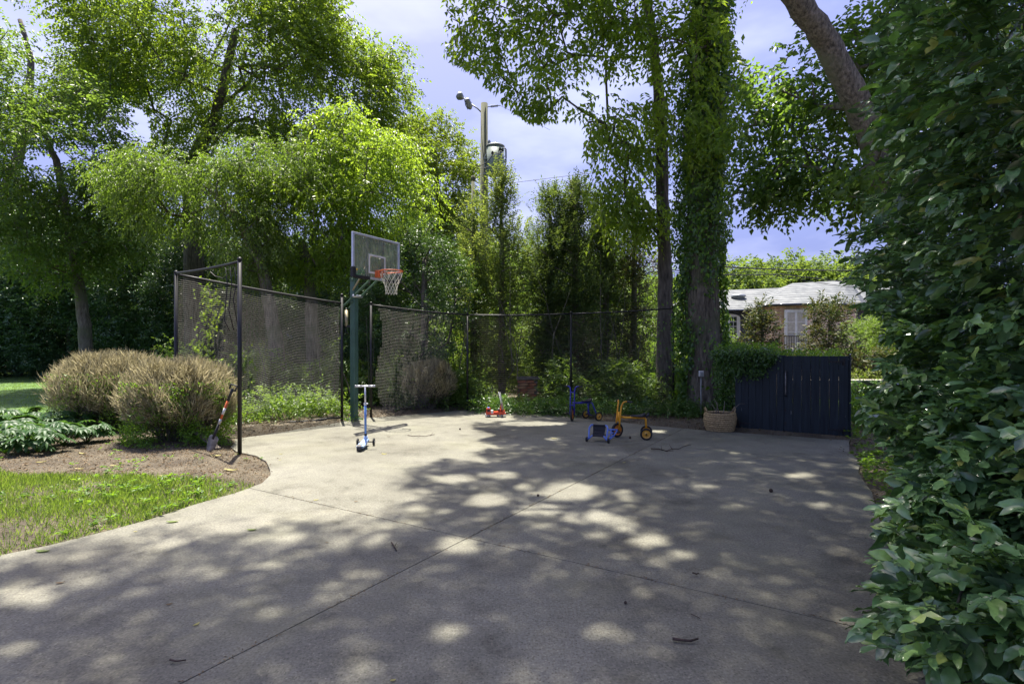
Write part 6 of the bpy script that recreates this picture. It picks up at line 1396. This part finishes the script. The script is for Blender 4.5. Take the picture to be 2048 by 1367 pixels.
def hellebore(px, py, s, lb):
    c = G(px, py); c.z = float(gz(c.x, c.y)); t = thing('hellebore_plant', lb, 'plant', c, 0, 'hellebores clumped on the mulch bed')
    mb = MB(); 
    for k in range(26):
        a = random.uniform(0, 2*math.pi); r = random.uniform(.05, .30)*s; z = random.uniform(.16, .40)*s*(1-.4*r/.35); e = Vector((math.cos(a)*r, math.sin(a)*r, z))
        mb.tube([(0, 0, 0), e*.6+ZU*.04, e], .0035, 4, cap=False); o = link('leaf', random.choice(HL), t); o.location = e; o.rotation_euler = (random.uniform(-.25, .25), random.uniform(.0, .55), a+random.uniform(-.5, .5)); k_ = s*random.uniform(.85, 1.25); o.scale = (k_, k_, k_)
    mb.build('stalk', M['leaf_cover'], t)
for px, py, s, lb in ((-60, 905, 1.1, 'glossy hellebore cut off by the left picture edge, front row'), (10, 918, 1.1, 'glossy hellebore at the front left of the clump'), (75, 916, 1.05, 'glossy hellebore in the middle of the front row'),
                      (130, 902, 1.1, 'glossy hellebore at the front right of the clump'), (172, 894, 1.0, 'glossy hellebore at the right tip of the clump beside the mulch'), (-20, 885, 1.15, 'glossy hellebore in the second row at the picture edge'),
                      (50, 885, 1.15, 'glossy hellebore in the heart of the clump'), (112, 876, 1.1, 'glossy hellebore in the back row left of the rear dry bush'), (160, 872, .95, 'small glossy hellebore touching the rear dry bush'),
                      (0, 868, 1.1, 'glossy hellebore in the back row at the left by the lawn'), (70, 862, 1.05, 'hindmost glossy hellebore against the lawn'), (30, 900, 1.2, 'large glossy hellebore just behind the front row'), (-100, 880, 1.2, 'glossy hellebore mostly outside the left picture edge')):
    hellebore(px, py, s, lb)

# holly -----------------------------------------------------------------------
def holly_geo(pos, d, nv, Ln, Wd, curl):
    d = nrm(d); s = nrm(np.cross(d, nv)); u = np.cross(s, d); n = len(pos)
    T = np.array([0, .16, .40, .68, .88, 1.]); Wp = np.array([.06, .62, 1., .86, .46, .02]); V = np.empty((n, 18, 3)); Ln = Ln[:, None]; Wd = Wd[:, None]; curl = curl[:, None]
    for i, (t, w_) in enumerate(zip(T, Wp)):
        c = pos+d*Ln*t-u*(Ln*curl*t*t); e = u*Wd*.16*w_+u*(Wd*.15*np.sin(i*2.1+Ln*90))
        V[:, i*3] = c+s*Wd*.5*w_+e; V[:, i*3+1] = c; V[:, i*3+2] = c-s*Wd*.5*w_+u*Wd*.16*w_-u*(Wd*.15*np.sin(i*2.4+Ln*70))
    q = np.array([[3*i+j, 3*i+j+1, 3*i+j+4, 3*i+j+3] for i in range(5) for j in (0, 1)]); Fc = (np.arange(n)*18)[:, None, None]+q[None]
    return V, Fc.reshape(-1, 4)
HC = Vector((3.9, 3.7, 0)); hl = thing('holly_hedge', 'glossy dark green holly hedge crowding the right of the driveway', 'hedge', HC)
blobs = [((3.75, 3.55, .75), (1.15, 1.25, .95), 220), ((3.7, 3.7, 2.2), (1.05, 1.15, 1.2), 330), ((3.85, 3.8, 3.9), (1.25, 1.2, 1.2), 300), ((3.05, 2.45, .95), (.85, .8, .9), 420), ((2.75, 2.95, .6), (.75, .7, .6), 260), ((3.3, 3.4, 1.3), (.9, .8, .9), 300), ((2.1, 2.05, .45), (.5, .45, .4), 120), ((3.9, 4.4, 1.6), (1., .9, 1.5), 260), ((2.9, 2.7, 3.0), (.9, .8, .8), 220), ((3.25, 2.55, 2.2), (.95, .9, 1.1), 240),
         ((5.0, 5.1, 1.3), (1.15, 1.2, 1.3), 190), ((4.95, 5.2, 3.0), (1.3, 1.2, 1.2), 220), ((4.3, 4.3, 5.0), (1.3, 1.3, .9), 120), ((2.3, 1.75, .55), (.52, .5, .5), 60), ((6.0, 6.6, 2.4), (1.2, 1.2, 1.6), 140), ((4.6, 4.6, 4.5), (1.9, 1.2, 1.0), 120)]
TW = []   # twig base, dir
for c, r, n in blobs:
    u = rand_unit(n); u[:, 0] = -np.abs(u[:, 0])*np.where(rng.random(n) < .75, 1, -1); base = np.array(c)+u*np.array(r)*(rng.uniform(.55, .95, (n, 1))); dr = nrm(u*.8+np.array([-.95, -.35, -.02])+rng.normal(size=(n, 3))*np.array([.35, .35, .25]))
    for b, d in zip(base, dr): TW.append((b, d, rng.uniform(.25, .42), 0))
spec = [((2.35, 2.75, .42), (-.95, -.25, .12), .62), ((3.6, 4.1, 1.1), (-.98, .05, .08), .75), ((3.2, 3.3, .62), (-.95, -.1, .1), .6), ((3.3, 3.5, 2.3), (-.9, .2, .05), .7), ((3.4, 3.6, 2.9), (-.95, .1, .02), .75), ((3.0, 3.0, 1.9), (-.9, .1, .2), .5), ((3.5, 3.9, 3.3), (-.92, .1, .1), .75), ((3.2, 3.3, 2.55), (-.95, .1, .05), .6), ((3.0, 3.2, .3), (-.95, .0, .1), .55)]
for b, d, l in spec: TW.append((np.array(b), nrm(np.array(d)), l, 1))
EDY = [-400, 0, 120, 250, 330, 420, 480, 560, 600, 640, 700, 760, 790, 815, 850, 905, 960, 1000, 1060, 1100, 1150, 1200, 1240, 1270, 1300, 1367, 1700]; EDX = [1660, 1790, 1760, 1735, 1800, 1700, 1680, 1700, 1745, 1770, 1790, 1780, 1735, 1700, 1755, 1808, 1815, 1795, 1775, 1770, 1790, 1760, 1725, 1720, 1800, 1890, 2100]
pos = []; dd = []; nn = []; ll = []; tws = MB()
for b, d, l, sp_ in TW:
    if b[2] < .05: continue
    nl = int(l/.033)+2; up = nrm(np.array([0, 0, 1.])+rng.normal(size=3)*.35); sd = nrm(np.cross(d, up))
    for k in range(nl):
        t = k/nl; p = b+d*l*t+np.array([0, 0, -.10*l*t*t]); sg = 1 if k % 2 else -1; ldv = d*.85+sd*sg*(.95-.5*t)+rng.normal(size=3)*.22+np.array([0, 0, -.12]); pos.append(p); dd.append(ldv); nn.append(up+rng.normal(size=3)*.4); ll.append(rng.uniform(.07, .135)*(1.1-.35*t))
    pos.append(b+d*l); dd.append(d+rng.normal(size=3)*.15); nn.append(up); ll.append(.075)
    e = Vector(b+d*l); bb = Vector(b-d*.18); 
    ex = 1024+F*e.x/max(e.y, .3); ey = HY-F*(e.z-.1*l-H)/max(e.y, .3); lim = float(np.interp(ey, EDY, EDX))+8
    if ex < lim:
        if 1024+F*bb.x/max(bb.y, .3) < lim: continue
        while 1024+F*e.x/max(e.y, .3) < lim and (e-bb).length > .03: e = e.lerp(bb, .1)
    tws.tube([bb-HC, bb.lerp(e, .5)-HC-ZU*.02, e-HC-ZU*.05], [.003, .0025, .0015], 4, cap=False)
pos = np.array(pos); dd = np.array(dd); nn = np.array(nn); ll = np.array(ll)
# keep the driveway side clear of leaves nearer than the hedge outline
px_ = 1024+F*pos[:, 0]/pos[:, 1]; py_ = HY-F*(pos[:, 2]-H)/pos[:, 1]
edge_ = np.interp(py_, EDY, EDX)+16*np.sin(py_*.11)+14*np.sin(py_*.047+1)
k_ = (px_ > edge_) & (pos[:, 1] > 1.5) & (pos[:, 2] > .03); pos, dd, nn, ll = pos[k_], dd[k_], nn[k_], ll[k_]
pass
V, Fc = holly_geo(pos, dd, nn, ll, ll*rng.uniform(.36, .5, len(ll)), rng.uniform(.05, .45, len(ll)))
# the 300 leaves that show largest and unobstructed: nearest in each screen cell
px_ = 1024+F*pos[:, 0]/pos[:, 1]; py_ = HY-F*(pos[:, 2]-H)/pos[:, 1]
cellk = {}
for i in np.argsort(pos[:, 1]):
    if not (1690 < px_[i] < 2048 and 0 < py_[i] < 1367): continue
    key = (int(px_[i]/34), int(py_[i]/40))
    if key not in cellk and (py_[i] > 0): cellk[key] = i
sel = sorted(cellk.values(), key=lambda i: pos[i, 1])[:300]; msk = np.ones(len(pos), bool); msk[sel] = False
rest = np.where(msk)[0]; Vr = V[rest].reshape(-1, 3)-np.array(HC); qf = np.array([[3*i+j, 3*i+j+1, 3*i+j+4, 3*i+j+3] for i in range(5) for j in (0, 1)])
link('foliage', npmesh('foliage', Vr, ((np.arange(len(rest))*18)[:, None, None]+qf[None]).reshape(-1, 4), M['holly'], True), hl, kind='stuff')
for i in sel:
    me = npmesh('leaf', V[i]-pos[i], qf, M['holly'], True); o = link('leaf', me, hl); o.location = Vector(pos[i])-HC
tws.build('twigs', M['leaf_cover'], hl, kind='stuff')
bs = MB()
for k in range(60):
    b = random.choice(TW[:-9]); a = Vector((3.9+random.uniform(-.25, .25), 3.9+random.uniform(-.3, .3), random.uniform(0, 1.2))); e = Vector(b[0]); m_ = a.lerp(e, .5)+Vector((random.uniform(-.1, .1), random.uniform(-.1, .1), .15))
    bs.tube([a-HC, m_-HC, e-HC], [.018, .010, .005], 5, cap=False)
for k in range(5): bs.tube([Vector((-.1+k*.08, .1*k-.1, -.05)), Vector((.0+k*.06, .1, 1.6)), Vector((-.1+k*.1, .2, 3.4)), Vector((.0, .1*k, 5))], [.045, .035, .025, .01], 8)
bs.build('stems', M['bark_dark'], hl, kind='stuff')
bpy.data.objects['driveway']['kind'] = 'structure'
